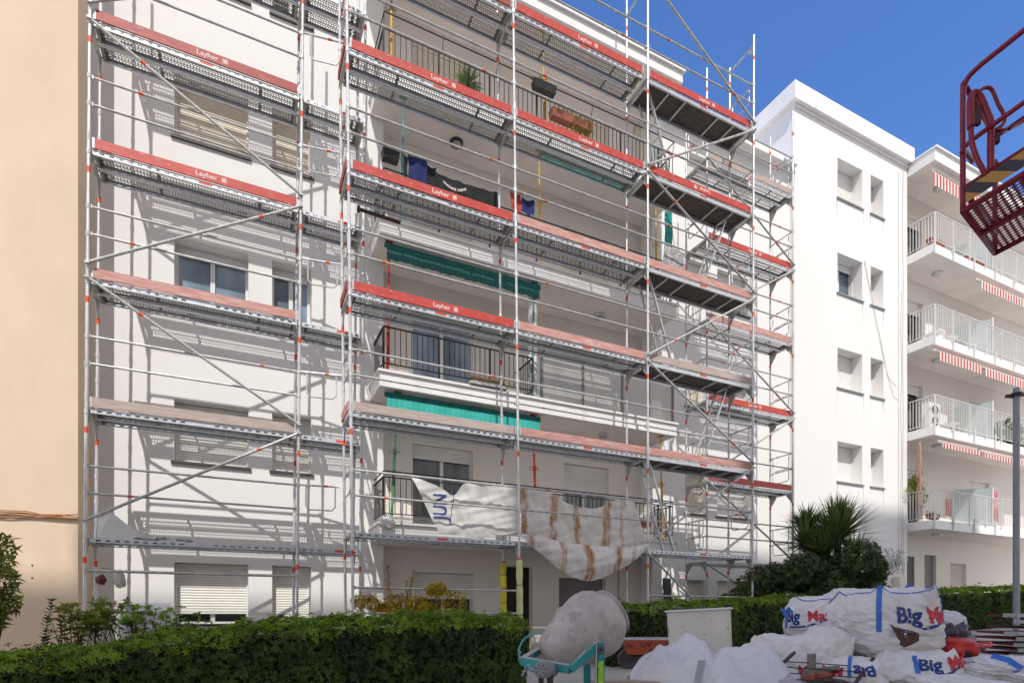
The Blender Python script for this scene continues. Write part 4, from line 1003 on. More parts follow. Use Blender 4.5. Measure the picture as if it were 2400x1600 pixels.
# ================= THINGS ON THE BALCONIES =================
def cloth(name, label, cat, x0, x1, y, zt, zb, mt, seed, group=None, rag=.12, text=None):
    m = MB(); n = max(8, int((x1 - x0) / .03))
    g = lambda x, z: .035 * noise.noise(Vector((x * 5, seed, z * 2))) + .015 * math.sin(x * 22 + seed)
    def fn(u, v):
        x = x0 + (x1 - x0) * u; bot = zb + rag * (noise.noise(Vector((u * 3.3 + seed, 1, 0))) + .5 * noise.noise(Vector((u * 9 + seed, 5, 0)))); z = bot + (zt - bot) * v
        x += .03 * noise.noise(Vector((v * 3, seed, u)))
        return (x, y + g(x, z), z - .03 * math.sin(math.pi * u) * v)
    m.grid(fn, n, 10)
    o = m.build(name, mt, None, smooth=True); tag(o, label, cat, group)
    if text:
        t = MB(); text_on(t, text[0], text[1], lambda a, b: (text[2] + a, y - .055, text[3] + b - 1.4 * a * a * -1 - .08), .002); t.build('lettering', WHITEINK, o)
    return o
CY = 11.33
cloth('towel', 'long black cloth with white wording hanging on the laundry balcony', 'laundry', 3.62, 5.05, CY, 10.18, 9.70, CLOTHK, 1, rag=.16, text=('mount mint', .105, 4.05, 10.0))
cloth('trousers', 'navy blue trousers hanging left of the black cloth', 'laundry', 3.08, 3.46, CY - .02, 10.36, 9.80, CLOTHB, 2, rag=.10)
cloth('sock', 'small black sock hanging beside the teal prop', 'laundry', 2.98, 3.06, CY - .02, 10.3, 9.75, CLOTHK, 3)
cloth('jacket', 'black jacket hanging between the navy trousers and the lettered cloth', 'laundry', 3.44, 3.68, CY + .02, 10.3, 9.72, CLOTHK, 4)
cloth('shirt', 'red shirt hanging beside the ochre prop', 'laundry', 5.36, 5.62, CY, 10.36, 9.95, CLOTHR, 5)
cloth('shirt', 'navy shirt hanging right of the red shirt', 'laundry', 5.62, 5.93, CY, 10.30, 9.95, CLOTHB, 6, rag=.18)
m = MB(); m.tube([(2.7, CY, 10.34), (3.6, CY, 10.30), (5, CY, 10.28), (6.2, CY, 10.34)], .004, 4); tag(m.build('clothes_line', CABLEG), 'thin clothes line stretched across the laundry balcony', 'clothes line')
cloth('awning_bundle', 'bundled and knotted teal awning cloth hanging by the right ochre prop', 'awning cloth', 9.72, 9.98, 11.45, 11.4, 10.35, mat('bundled_teal_cloth', (.015, .30, .25), .8, var=.35, scale=7), 9, rag=.2)
def planter(x, y, z, w, label, mt, seed, green=LEAFN, n=70, drop=.15, parent=None):
    t = thing('planter', label, 'planter', (x, y, z)); m = MB()
    m.face([(-w / 2 + .02, -.08, 0), (w / 2 - .02, -.08, 0), (w / 2, -.1, .17), (-w / 2, -.1, .17)]); m.face([(-w / 2 + .02, .08, 0), (w / 2 - .02, .08, 0), (w / 2, .1, .17), (-w / 2, .1, .17)])
    m.face([(-w / 2 + .02, -.08, 0), (w / 2 - .02, -.08, 0), (w / 2 - .02, .08, 0), (-w / 2 + .02, .08, 0)]); m.face([(-w / 2 + .02, -.08, 0), (-w / 2 + .02, .08, 0), (-w / 2, .1, .17), (-w / 2, -.1, .17)]); m.face([(w / 2 - .02, -.08, 0), (w / 2 - .02, .08, 0), (w / 2, .1, .17), (w / 2, -.1, .17)])
    m.box(-w / 2, w / 2, -.1, .1, .155, .16); m.build('box', mt, t)
    q = random.Random(seed); m = MB()
    for _ in range(n): rosette(m, q, Vector((q.uniform(-w / 2, w / 2), q.uniform(-.14, .1), .17 + q.uniform(-drop, .1))), Vector((0, -.5, .6)).normalized(), .07, .02, 4)
    m.build('foliage', green, t)
for px, py, lab, mt, n, sd in ((1315, 285, 'reddish planter box hung on the top balcony rail, left of the pair', CLAY, 25, 1), (1362, 305, 'reddish planter box with trailing green on the top balcony rail', CLAY, 110, 2), (1275, 218, 'black planter box on the upper rail of the top balcony', BLACKM, 12, 3)):
    p = at(px, py, 11.36); planter(p.x, p.y, p.z, .56, lab, mt, sd, LEAFD if sd != 2 else LEAFN, n, .3 if sd == 2 else .05)
p = at(915, 378, 11.4); planter(p.x, p.y, p.z, .34, 'black hanging basket at the left end of the laundry balcony', BLACKM, 5, LEAFD, 10)
p = at(1497, 1235, 11.38); planter(p.x, p.y, p.z, .6, 'planter with small flowering plants at the right end of the lowest balcony', CLAY, 6, LEAFD, 60, 0.1)
p = at(1097, 215, 11.8); t = thing('potted_palm', 'spiky potted plant standing behind the top balcony rail', 'plant', (p.x, p.y, 12.055)); m = MB(); sword_head(m, Vector((0, 0, .68)), .38, 110, 9, .03); sword_head(m, Vector((.1, .02, .42)), .3, 60, 10, .03); m.build('foliage', LEAFP, t)
m = MB(); m.lathe([(0, .01), (0, .12), (.26, .16), (.26, .14)], 14); m.build('pot', CLAY, t); m = MB(); m.tube([(0, 0, .2), (0, 0, .7)], .02, 6); m.build('stem', TWIG, t)
m = MB(); m.box(4.42, 5.30, 11.36, 11.62, 6.0, 6.06); m.box(4.5, 5.2, 11.42, 11.56, 6.062, 6.13); o = m.build('stone_slab', GRANITE); bevel(o, .008, 1); tag(o, 'grey stone slab lying on the edge of the second balcony', 'slab')
m = MB(); m.box(4.45, 5.25, 11.40, 11.46, 6.14, 6.19); o = m.build('timber_batten', mat('yellow_timber', (.42, .26, .10), .7, var=.2, scale=6)); tag(o, 'yellowish timber batten on the grey stone slab', 'timber')
p = at(908, 1222, 11.36); o = blobmesh(p, (.13, .1, .14), 3, .6, 22, 3.5).build('plastic_bundle', SHEETW, smooth=True); tag(o, 'crumpled grey plastic bundle tied at the left corner of the lowest balcony', 'plastic')
m = MB(); p = at(840, 490, 10.3); e = p + Vector((.75, 0, -.02)); m.tube([p, e], .03, 10); m.tube([p - Vector((.02, 0, 0)), p + Vector((.02, 0, 0))], .055, 12); tag(m.build('rolled_pole', RUST), 'brown rolled pole lying beside the scaffold corner above the shaded awning', 'pole')

# tarpaulins hung over the guardrails
def curve(pts, u):
    x = u * (len(pts) - 1); i = min(int(x), len(pts) - 2); f = x - i
    p0 = pts[max(i - 1, 0)]; p1 = pts[i]; p2 = pts[i + 1]; p3 = pts[min(i + 2, len(pts) - 1)]
    return tuple(.5 * (2 * b + (c - a) * f + (2 * a - 5 * b + 4 * c - d) * f * f + (3 * b - a - 3 * c + d) * f ** 3) for a, b, c, d in zip(p0, p1, p2, p3))
def gfold(x, z, s=0): return .05 * noise.noise(Vector((x * 2.2, s, z * .9))) + .03 * noise.noise(Vector((x * 7 + z * 2, s + 3, z * 2.5))) + .022 * noise.noise(Vector((x * 3 - z * 8, s + 9, z * 5)))
def tarp(name, T, B, Y, mt, s, nu=110, nv=40, belly=0.):
    m = MB()
    def fn(u, v):
        a, b = curve(T, u), curve(B, u); px, py = b[0] + (a[0] - b[0]) * v, b[1] + (a[1] - b[1]) * v; p = at(px, py, Y)
        return (p.x, Y + gfold(p.x, p.z, s) - belly * math.sin(math.pi * v) * math.sin(math.pi * u), p.z)
    m.grid(fn, nu, nv); return m
T1 = [(964, 1118), (1000, 1128), (1040, 1146), (1064, 1160), (1090, 1132), (1130, 1140), (1170, 1136), (1219, 1140)]; B1 = [(1030, 1252), (1040, 1250), (1066, 1252), (1090, 1256), (1114, 1268), (1150, 1254), (1185, 1252), (1220, 1246)]
T2 = [(1220, 1140), (1255, 1146), (1290, 1153), (1330, 1178), (1392, 1191), (1440, 1172), (1484, 1168)]; B2 = [(1220, 1252), (1262, 1262), (1300, 1272), (1350, 1280), (1410, 1290), (1455, 1292), (1514, 1272)]
T3 = [(1222, 1250), (1270, 1258), (1320, 1270), (1375, 1276), (1430, 1280), (1475, 1282), (1520, 1272)]; B3 = [(1223, 1258), (1270, 1298), (1325, 1342), (1378, 1361), (1430, 1345), (1482, 1316), (1521, 1277)]
TARPW = mat('white_tarpaulin', (.70, .68, .64), .6, var=.06, scale=3, dirt=(.55, .42, .28), dscale=2.2, dlo=.60, dhi=.8, transl=.25)
o = tarp('tarpaulin', T1, B1, 9.98, TARPW, 1).build('tarpaulin', TARPW, smooth=True); tag(o, 'white printed tarpaulin tied to the guardrail left of the foam-sleeved post', 'tarpaulin')
c = at(1033, 1186, 9.98); tm = MB()
text_on(tm, 'JUN', .40, lambda a, b: (c.x - b * .92, 9.98 + gfold(c.x - b, c.z + a, 1) - .012, c.z + a), .004, 2, .68); tm.build('lettering', INKB, o)
tm = MB(); 
for k in range(40):
    za, zb = c.z - .33 + .66 * k / 40, c.z - .33 + .66 * (k + 1) / 40; w = .012; X = c.x + .21
    f = lambda z: X + .03 * math.sin((z - c.z) * 5); 
    tm.quad((f(za), 9.98 + gfold(f(za), za, 1) - .012, za), (f(za) + w, 9.98 + gfold(f(za) + w, za, 1) - .012, za), (f(zb) + w, 9.98 + gfold(f(zb) + w, zb, 1) - .012, zb), (f(zb), 9.98 + gfold(f(zb), zb, 1) - .012, zb))
tm.build('printed_line', INKB, o)
t = thing('tarpaulin', 'rust-streaked white tarpaulin sagging between the front scaffold posts above the garage', 'tarpaulin', (0, 0, 0))
tarp('sheet', T2, B2, 9.98, TARP, 2).build('sheet', TARP, t, smooth=True)
tarp('flap', T3, B3, 9.60, TARP, 3, belly=.10).build('flap', TARP, t, smooth=True)

# far block balcony things
def bx(o, w=.01): bevel(o, w, 1); return o
t = thing('air_conditioner', 'white air conditioner unit on the third balcony of the far block', 'air conditioner', (21.95, 11.9, 7.62)); m = MB(); m.box(-.3, .3, -.14, .14, 0, .85); bx(m.build('casing', FRAMEW, t)); m = MB()
for k in range(2):
    m.lathe([(0, .17), (.012, .17)], 18, (0, -.145, .22 + .4 * k), (0, -1, 0)); m.face([(math.cos(a / 18 * 6.283) * .165, -.15, .22 + .4 * k + math.sin(a / 18 * 6.283) * .165) for a in range(18)])
m.build('fan_grille', RUBBER, t)
for x, z, mt, nm, lab in ((22.75, 4.5, CLOTHP, 'towel', 'pink patterned laundry on the lowest far balcony, left of the divider'), (25.85, 4.55, CLOTHR, 'towel', 'red laundry on the lowest far balcony, right of the divider'), (25.75, 5.05, CLOTHP, 'towel', 'pale pink cloth hung high right of the divider')):
    cloth(nm, lab, 'laundry', x, x + .4, 11.85, z + .75, z + .1, mt, x, rag=.1)
for x, z, w, lab in ((21.9, 13.9, .8, 'red planter with dry plants at the left corner of the highest far balcony'), (24.2, 13.82, 1.2, 'terracotta planter on the highest far balcony near the lift'), (21.75, 4.40, .5, 'small terracotta planter on the lowest far balcony')):
    planter(x, 11.72, z, w, lab, CLAY, int(x * 10), LEAFN, 40)
p0 = (27.2, 11.9, 8.0); bush('ivy', 'dense green ivy on the third far balcony behind the lamp post', 'ivy', p0, (1.5, .3, .7), 700, LEAFH, .09, .045, 41, 7.6)
p0 = (21.75, 12.3, 5.7); bush('potted_palm', 'potted palm behind the pink curtain of the far block', 'plant', p0, (.35, .25, .7), 130, LEAFN, .16, .03, 42, 4.36)
for (x, z, lab) in ((23.2, 10.66, 'white folding chair on the far balcony above the striped awning'), (23.3, 7.56, 'white rounded chair on the far balcony beside the air conditioner'), (22.4, 10.66, 'blue and white cloth rack on the far balcony corner')):
    t = thing('chair', lab, 'chair', (x, 12.0, z)); m = MB(); m.box(-.22, .22, -.22, .22, .42, .45); m.build('seat', WHITEM, t); m = MB(); m.box(-.22, .22, .19, .22, .46, .85); m.build('backrest', WHITEM, t)
    for a in (-.2, .2):
        for b in (-.2, .2): m = MB(); m.tube([(a, b, 0), (a, b, .42)], .015, 6); m.build('leg', WHITEM, t)
# ================= FOREGROUND =================
RV, FV, UV = Vector((C_, -S_, 0)), Vector((S_, C_, 0)), Vector((0, 0, 1))
# concrete mixer
dc = atd(1356, 1482, 4.75); mx0 = Vector((dc.x, dc.y, 0)); t = thing('concrete_mixer', 'cement-crusted concrete mixer with a teal frame, before the dark doorway', 'concrete mixer', mx0)
ax = (RV * .80 + UV * .50 + FV * .34).normalized(); o0 = dc - mx0
prof = [(-.42, .004), (-.42, .13), (-.41, .155), (-.385, .178), (-.34, .20), (-.12, .292), (-.085, .305), (-.075, .322), (-.055, .325), (-.045, .312), (-.01, .318), (.08, .345), (.15, .352), (.21, .345), (.27, .315), (.34, .262), (.37, .235), (.378, .245), (.392, .243), (.392, .228), (.36, .22), (.15, .30), (0, .2), (0, .004)]
o0 = o0 - UV * .005 + RV * .01
prof = [(a * .86, b * .84) for a, b in prof]
m = MB(); m.lathe(prof, 56, o0 + ax * .02, ax); d = m.build('drum', CONC, t, smooth=True)
a1 = ax.orthogonal().normalized(); a2 = ax.cross(a1)
for tt, rr, wr in ((-.055, .262, .009), (.33, .204, .010)): m = MB(); m.tube([o0 + ax * (.02 + tt) + (a1 * math.cos(i / 48 * 6.283) + a2 * math.sin(i / 48 * 6.283)) * rr for i in range(48)], wr, 6, closed=True); m.build('drum_band', CONC, t, smooth=True)
for v in d.data.vertices:
    n_ = noise.noise(v.co * 4) * .002 + noise.noise(v.co * 17) * .0012; v.co += (v.co - o0).normalized() * n_
F_ = lambda px, py, dd: atd(px, py, dd) - mx0
mm = [TEALM, mat('cement_splashed_paint', (.46, .44, .42), .7, var=.12, scale=5, dirt=(.22, .21, .2), dscale=14, dlo=.62, dhi=.7)]
def chan(name, a, b, w, h):
    m = MB(); m.bar(a, b, w, h); o = m.build(name, mm[0], t); m = MB(); m.bar(a + UV * (h / 2 + .003), b + UV * (h / 2 + .003), w * 1.04, .006); m.build('cement_crust', mm[1], o); return o
A, B, Cc = F_(1224, 1548, 4.45), F_(1336, 1568, 4.25), F_(1396, 1514, 4.28)
chan('frame_beam', A, B, .055, .06); chan('frame_beam', B, Cc, .055, .06)
chan('frame_beam', A, F_(1272, 1520, 4.9), .045, .045)
m = MB(); P0 = F_(1407, 1512, 4.27); m.obox(P0 - UV * .60, RV * .030, FV * .012, UV * .62); o = m.build('upright', TEALM, t)
m = MB(); m.obox(P0 - UV * .60 - RV * .032, RV * .003, FV * .03, UV * .62); m.build('upright_flange', mm[1], o)
m = MB(); m.lathe([(0, .004), (0, .028), (.012, .028), (.016, .018), (.016, .010), (.004, .010)], 18, P0 - FV * .012 - UV * .03, -FV); m.build('pivot_bolt', RUBBER, o)
m = MB(); m.obox(P0 - FV * .0135 - UV * .20 + RV * .002, RV * .020, FV * .001, UV * .085); m.build('paint_mark', mat('fluorescent_paint', (.34, .62, .02), .6, var=.2, scale=20, dirt=(.02, .27, .25), dscale=30, dlo=.58, dhi=.62), o)
m = MB(); m.obox(P0 - UV * .60 + FV * .75, RV * .03, FV * .012, UV * .62); m.build('upright', TEALM, t)
M0 = F_(1274, 1568, 4.2); m = MB(); mdir = (-FV * .85 - RV * .45 + UV * .1).normalized()
m.lathe([(-.14, .005), (-.14, .058), (.0, .066), (.035, .062), (.05, .045), (.052, .018), (.045, .004)], 26, M0, mdir); o = m.build('motor', mat('motor_dust', (.26, .25, .24), .7, var=.2, scale=9), t, smooth=True)
m = MB(); a_ = mdir.orthogonal().normalized(); b_ = mdir.cross(a_)
for k in range(7): an = k * math.pi * 2 / 7; u_ = a_ * math.cos(an) + b_ * math.sin(an); m.obox(M0 + mdir * .048 + u_ * .036, u_ * .014, mdir.cross(u_) * .003, mdir * .004)
m.build('vent_slot', RUBBER, o)
m = MB(); m.obox(Vector((M0.x, M0.y, M0.z / 2)) + RV * .05 + FV * .03, RV * .022, FV * .02, UV * (M0.z / 2 - .01)); m.build('leg', RUST, t)
m = MB(); m.obox(Vector((M0.x, M0.y, M0.z / 2)) + RV * .02 + FV * .75, RV * .022, FV * .02, UV * (M0.z / 2 - .01)); m.build('leg', RUST, t)
m = MB(); m.bar(Vector((M0.x, M0.y, .03)) + RV * .02 + FV * -.05, Vector((M0.x, M0.y, .03)) + RV * .02 + FV * .85, .05, .05); m.bar(Vector((P0.x, P0.y, .03)) - FV * .1, Vector((P0.x, P0.y, .03)) + FV * .85, .05, .05); m.build('base_bar', RUST, t)
w0 = F_(1262, 1528, 5.0); m = MB(); m.tube([w0 + RV * .17 * math.cos(i / 24 * 6.283) + UV * .17 * math.sin(i / 24 * 6.283) for i in range(24)], .009, 6, closed=True); m.build('hand_wheel', mat('pale_teal_paint', (.12, .45, .45), .5), t)
m = MB(); m.tube([F_(1236, 1560, 4.3), F_(1230, 1590, 4.3), F_(1234, 1640, 4.3)], .004, 5); m.build('power_cord', BLACKM, t)

# wheelbarrow
w0 = atd(1471, 1541, 10.5); base = Vector((w0.x, w0.y, gz(w0.x))); t = thing('wheelbarrow', 'orange wheelbarrow with cement-caked tray beside the hedge', 'wheelbarrow', base, -math.atan2(S_, C_))
m = MB()
def tray(u, v):
    xa, xb = -.12, .92; ang = 2 * math.pi * u; cx = .38; sx = .52 - .17 * (1 - v); sy = .32 - .12 * (1 - v); c, s = math.cos(ang), math.sin(ang); k = (abs(c) ** 4 + abs(s) ** 4) ** -.25
    return (cx + c * k * sx - .06 * (1 - v), s * k * sy, .27 + .28 * v)
m.grid(tray, 40, 8, True); m.face([tray(i / 40, 0) for i in range(40)]); o = m.build('tray', BARROW, t, smooth=True)
m = MB(); m.tube([tray(i / 40, 1) for i in range(40)], .014, 6, closed=True); m.build('rim', mat('pale_rim', (.55, .55, .58), .5), o)
m = MB()
for k in range(28): pass
m.tube([(.19 * math.cos(i / 28 * 6.283) * .78, 0, .19 + .19 * .78 * math.sin(i / 28 * 6.283)) for i in range(28)], .045, 10, closed=True); m.lathe([(-.02, .11), (.02, .11)], 20, (0, 0, .19), (0, 1, 0)); m.face([(.11 * math.cos(i / 20 * 6.283), -.02, .19 + .11 * math.sin(i / 20 * 6.283)) for i in range(20)]); m.build('wheel', RUBBER, t)
for s in (-1, 1): m = MB(); m.tube([(-.2, s * .08, .20), (0, s * .1, .2), (.3, s * .2, .24), (.75, s * .25, .34), (1.3, s * .29, .56)], .017, 8); m.build('handle', RUST, t); m = MB(); m.tube([(.55, s * .24, .28), (.68, s * .24, .01), (.85, s * .24, .01), (.92, s * .25, .4)], .014, 7); m.build('leg', RUST, t)

# tall pale tub
c = atd(1648, 1520, 6.5); t = thing('mortar_tub', 'tall dirty white plastic tub standing before the far hedge', 'tub', (c.x, c.y, 0), 0); t.rotation_euler = (0, -.05, -math.atan2(S_, C_) - math.atan(448 / FP) + .03)
m = MB()
def tub(u, v, k=0.):
    ang = 2 * math.pi * u; cc, s = math.cos(ang), math.sin(ang); q_ = (abs(cc) ** 7 + abs(s) ** 7) ** (-1 / 7); w = .325 + .012 * v - k
    return (cc * q_ * w, s * q_ * w, .02 + 1.13 * v)
m.grid(tub, 64, 10, True); m.grid(lambda u, v: tub(u, 1 - v * .7, .012), 64, 6, True); m.face([tub(i / 64, .02) for i in range(64)]); m.build('body', DIRTYW, t, smooth=False)
m = MB(); m.tube([Vector(tub(i / 64, 1.0, -.012)) + Vector((0, 0, 0)) for i in range(64)], .013, 6, closed=True); m.build('rim', mat('tub_rim', (.68, .66, .62), .5), t)
o = blobmesh(atd(1573, 1462, 6.6), (.025, .03, .09), 2, .4, 14).build('work_glove', mat('pink_rubber', (.50, .17, .12), .6), smooth=True); tag(o, 'pink rubber glove hanging on the left side of the white tub', 'glove')

# bulk bags
class Bag:
    def __init__(s, c, dims, yaw, seed, lean=(0, 0), flop=0., n=3.6, amp=1., tilt=0.):
        s.c = Vector(c); s.d = dims; s.m = Matrix.Rotation(yaw, 3, 'Z') @ Matrix.Rotation(tilt, 3, 'Y'); s.seed = seed; s.lean = lean; s.n = n; s.amp = amp; s.flop = flop
    def S(s, p, off=0.):
        x, y, z = p; n = s.n; k = (abs(x) ** n + abs(y) ** n + abs(z) ** n) ** (-1 / n); q = Vector((x * k, y * k, z * k))
        bl = 1 + .10 * (1 - q.z * q.z) - .10 * max(0, q.z); sd = Vector((s.seed * 3.1, s.seed * 1.7, 0))
        a = s.amp; g = a * (.16 * noise.noise(q * 1.3 + sd) + .06 * noise.noise(Vector((q.x * 3.5, q.y * 3.5, q.z * 6)) + sd) + .022 * noise.noise(Vector((q.x * 7, q.y * 7, q.z * 14)) + sd * 2))
        rn = abs(noise.noise(Vector((q.x * 2.6 + q.z, q.y * 2.6, q.z * 3.4)) + sd * 1.3)); g += a * .07 * (1 - min(1, rn * 5)) * .6; r2 = abs(noise.noise(Vector((q.x * 3 + q.z * 4, q.y * 3 - q.z * 3, q.z * 2)) + sd * 3)); g += a * .022 * (1 - min(1, r2 * 9)); r3 = abs(noise.noise(Vector((q.x * 2, q.y * 2, q.z * 9)) + sd * 4)); g += a * .014 * (1 - min(1, r3 * 7))
        q = Vector((q.x * bl, q.y * bl, q.z)) * (1 + g + off); q = Vector((q.x * s.d[0] / 2, q.y * s.d[1] / 2, q.z * s.d[2] / 2))
        q.z += s.d[2] * .16 * (abs(x * y) ** 3) * max(0, z) * (1 if s.n > 3 else .3)
        q.x += s.lean[0] * (q.z / s.d[2]); q.y += s.lean[1] * (q.z / s.d[2])
        return s.m @ q
    def build(s, label, N=60, hole=None, group='bulk bags in the rubble pile'):
        t = thing('bulk_bag', label, 'bulk bag', s.c, 0, group); m = MB(); nv = N
        for ax in range(3):
            for sg in (-1, 1):
                def fn(u, v):
                    a, b = math.tan((u * 2 - 1) * .785), math.tan((v * 2 - 1) * .785); p = [0, 0, 0]; p[ax] = sg; p[(ax + 1) % 3] = a; p[(ax + 2) % 3] = b; return s.S(p)
                m.grid(fn, nv, nv)
        o = m.build('sack', BAG, t, smooth=True); weld(o, .0008); bm = bmesh.new(); bm.from_mesh(o.data); bmesh.ops.recalc_face_normals(bm, faces=bm.faces); bm.to_mesh(o.data); bm.free(); o.data.polygons.foreach_set('use_smooth', [True] * len(o.data.polygons))
        s.t = t; s.o = o; return t
    def strap(s, path, w, mt=None, name='strap', off=.012):
        "path of cube-surface points; the band lies on the sack"
        pts = []
        for a, b in zip(path, path[1:]):
            for k in range(10): f = k / 10; pts.append([a[i] + (b[i] - a[i]) * f for i in range(3)])
        pts.append(list(path[-1])); P = [s.S(p, off) for p in pts]; m = MB(); prev = None
        for i, p in enumerate(P):
            d = (P[min(i + 1, len(P) - 1)] - P[max(i - 1, 0)]).normalized(); nrm = p.normalized(); sd = d.cross(nrm).normalized() * w / 2; cur = (p - sd, p + nrm * .004, p + sd)
            if prev: m.quad(prev[0], prev[1], cur[1], cur[0]); m.quad(prev[1], prev[2], cur[2], cur[1])
            prev = cur
        return m.build(name, mt or STRAP, s.t)
    def logo(s, face, u0, v0, size, parts, flip=1, small=True, sx=1.):
        "lettering printed on one side of the sack; face = (axis, sign)"
        axn, sg = face
        def pt(a, b):
            u, v = u0 + a / (s.d[1 - axn] / 2) * (1 if flip > 0 else -1), v0 + b / (s.d[2] / 2) * flip
            if axn == 0: return s.S((sg, u * sg, v), .012) if True else None
            return s.S((u * -sg, sg, v), .012)
        for txt, mt, dx in parts:
            m = MB(); text_on(m, txt, size, lambda a, b: pt(a + dx, b), .007 * size / .2, 2, sx); m.build('lettering', mt, s.t)
        if small:
            W = size * 1.25
            m = MB()
            for k in range(24):
                a, b = -W + 2 * W * k / 24, -W + 2 * W * (k + 1) / 24; y = lambda q: -.62 * size + .02 * q / W * 2 + .03 * (q / W) ** 2
                m.quad(pt(a, y(a) - .07 * size), pt(b, y(b) - .07 * size), pt(b, y(b) + .07 * size), pt(a, y(a) + .07 * size))
            m.build('printed_line', INKB, s.t)
            m = MB(); text_on(m, 'PROFESIONAL DE LA CONSTRUCCION', size * .16, lambda a, b: pt(a, b - .9 * size), 0, 1); m.build('lettering', INKG, s.t)
yc = -math.atan2(S_, C_)
def yf(px): return yc - math.atan((px - 1200) / FP)
# main bag, corner toward the camera
b = Bag(atd(2070, 1460, 5.75), (.74, .74, .66), yf(2070) + .72, 1, amp=.62, n=5); b.build('largest white bulk bag with a torn side, topmost of the pile')
b.logo((1, -1), .05, .22, .20, [('Big', INKB, -.10), ('Mat', INKR, .24)])
b.strap([(-1, -1, .95), (-1, -1, .3), (-1, -1, -.25)], .045); b.strap([(-1, .86, .97), (-1, -1, .97), (.86, -1, .97)], .012, name='seam'); b.strap([(1, -1, .95), (1, -1, .2), (1, -1, -.8)], .012, name='seam'); b.strap([(-1, .86, .95), (-1, .88, .2), (-1, .88, -.9)], .035)
m = MB(); tp = [(-.72, .02), (-.60, -.08), (-.38, -.14), (-.14, -.20), (.05, -.26), (.02, -.45), (-.14, -.60), (-.32, -.66), (-.46, -.55), (-.55, -.3)]
cen = (-.35, -.35)
def tri_fan(bag, mb, poly, cen, off):
    for i in range(len(poly)):
        a, b_ = poly[i], poly[(i + 1) % len(poly)]
        for k in range(4):
            f0, f1 = k / 4, (k + 1) / 4; pts = [(cen[0] + (q_[0] - cen[0]) * f, -1, cen[1] + (q_[1] - cen[1]) * f) for q_, f in ((a, f0), (b_, f0), (b_, f1), (a, f1))]
            mb.face([bag.S(p, off) for p in (pts if k else pts[:1] + pts[2:])])
tri_fan(b, m, tp, cen, .012); m.build('tear', BAGD, b.t)
m = MB(); tri_fan(b, m, [(-.72, .03), (-.3, .0), (.12, -.16), (.05, -.27), (-.14, -.19), (-.38, -.12), (-.60, -.06)], (-.1, -.12), .05); m.build('torn_flap', BAG, b.t)
def loop(par, pts, w=.03, mt=STRAP, nm='lifting_loop'):
    P = []; n = 8
    for i in range(len(pts) - 1):
        for k in range(n): P.append(Vector(curve(pts, (i + k / n) / (len(pts) - 1))))
    P.append(Vector(pts[-1])); m = MB(); prev = None
    for i, p in enumerate(P):
        d = (P[min(i + 1, len(P) - 1)] - P[max(i - 1, 0)]).normalized(); sd = d.cross(FV).normalized() * w / 2 * .8 + FV * .008; cur = (p - sd, p + sd)
        if prev: m.quad(prev[0], prev[1], cur[1], cur[0])
        prev = cur
    return m.build(nm, mt, par)
# second bag on the left behind
b2 = Bag(atd(1918, 1455, 6.25), (.60, .5, .52), yf(1918) + .12, 2, amp=.7, tilt=-.06, n=5); b2.build('lettered white bulk bag left of the torn bag, with a knotted blue strap')
b2.strap([(-.97, -1, .97), (.97, -1, .97)], .012, name='seam'); b2.logo((1, -1), -.40, .22, .15, [('Big', INKB, -.155), ('Mat', INKR, .095)], sx=.88)
kn = atd(1843, 1434, 6.0) - b2.c; m = MB()
for dv in ((-.05, .03), (.05, .02), (-.03, -.03), (.03, .05)): m.bar(kn, kn + RV * dv[0] + UV * dv[1], .02, .03)
m.tube([kn, kn - UV * .1, kn - UV * .17], .014, 6); m.build('knotted_strap', STRAP, b2.t)
loop(b2.t, [atd(1958, 1398, 6.1) - b2.c, atd(1966, 1390, 6.1) - b2.c, atd(1974, 1404, 6.1) - b2.c, atd(1976, 1424, 6.1) - b2.c])
b3 = Bag(atd(2030, 1418, 6.6), (.80, .5, .36), yf(2030) - .1, 3, amp=1.2); b3.build('white bulk bag slumped behind the torn bag, with blue loops')
loop(b3.t, [atd(2020, 1395, 6.2) - b3.c, atd(2040, 1382, 6.3) - b3.c, atd(2058, 1380, 6.2) - b3.c, atd(2075, 1392, 6.2) - b3.c], .05)
loop(b3.t, [atd(2122, 1388, 5.9) - b3.c, atd(2128, 1376, 5.9) - b3.c, atd(2136, 1374, 5.9) - b3.c, atd(2144, 1388, 5.9) - b3.c], .06)
b4 = Bag(atd(2128, 1608, 5.45), (.70, .70, .70), yf(2128) + .3, 4, amp=.6, n=5); b4.build('full white bulk bag carrying the torn bag')
b4.logo((1, -1), .35, .66, .15, [('Big', INKB, -.06), ('Mat', INKR, .2)], small=True); b4.strap([(-.15, -1, .98), (-.1, -1, .3), (-.05, -1, -.9)], .04)
b5 = Bag(atd(1990, 1622, 5.3), (.58, .6, .62), yf(1990) - .05, 5, amp=.7, n=4); b5.build('white bulk bag lettered upside down, below the torn bag')
b5.logo((1, -1), .12, .72, .14, [('Big', INKB, -.10), ('Mat', INKR, .17)], flip=-1, small=False); b5.strap([(.05, -.2, 1), (.06, -1, .9), (.06, -1, .5)], .03)
b6 = Bag(atd(1840, 1575, 5.7), (.74, .6, .74), yf(1840) + .2, 6, amp=.75, n=3.6); b6.build('slack white bulk bag left below the lettered one')
b6.logo((1, -1), .35, .15, .11, [('Mat', INKR, 0)], small=False); b6.strap([(.62, -1, .6), (.66, -1, .1), (.64, -1, -.3)], .05)
b7 = Bag(atd(1925, 1545, 5.55), (.38, .5, .62), yf(1925) + .5, 7, amp=.8, n=3.2, tilt=.35); b7.build('folded empty white bag draped against the torn bag', N=36)
b8 = Bag(atd(1770, 1560, 5.9), (.5, .5, .46), yf(1770), 8, amp=.8, n=2.2); b8.build('small crumpled white bag at the left end of the pile', N=36)
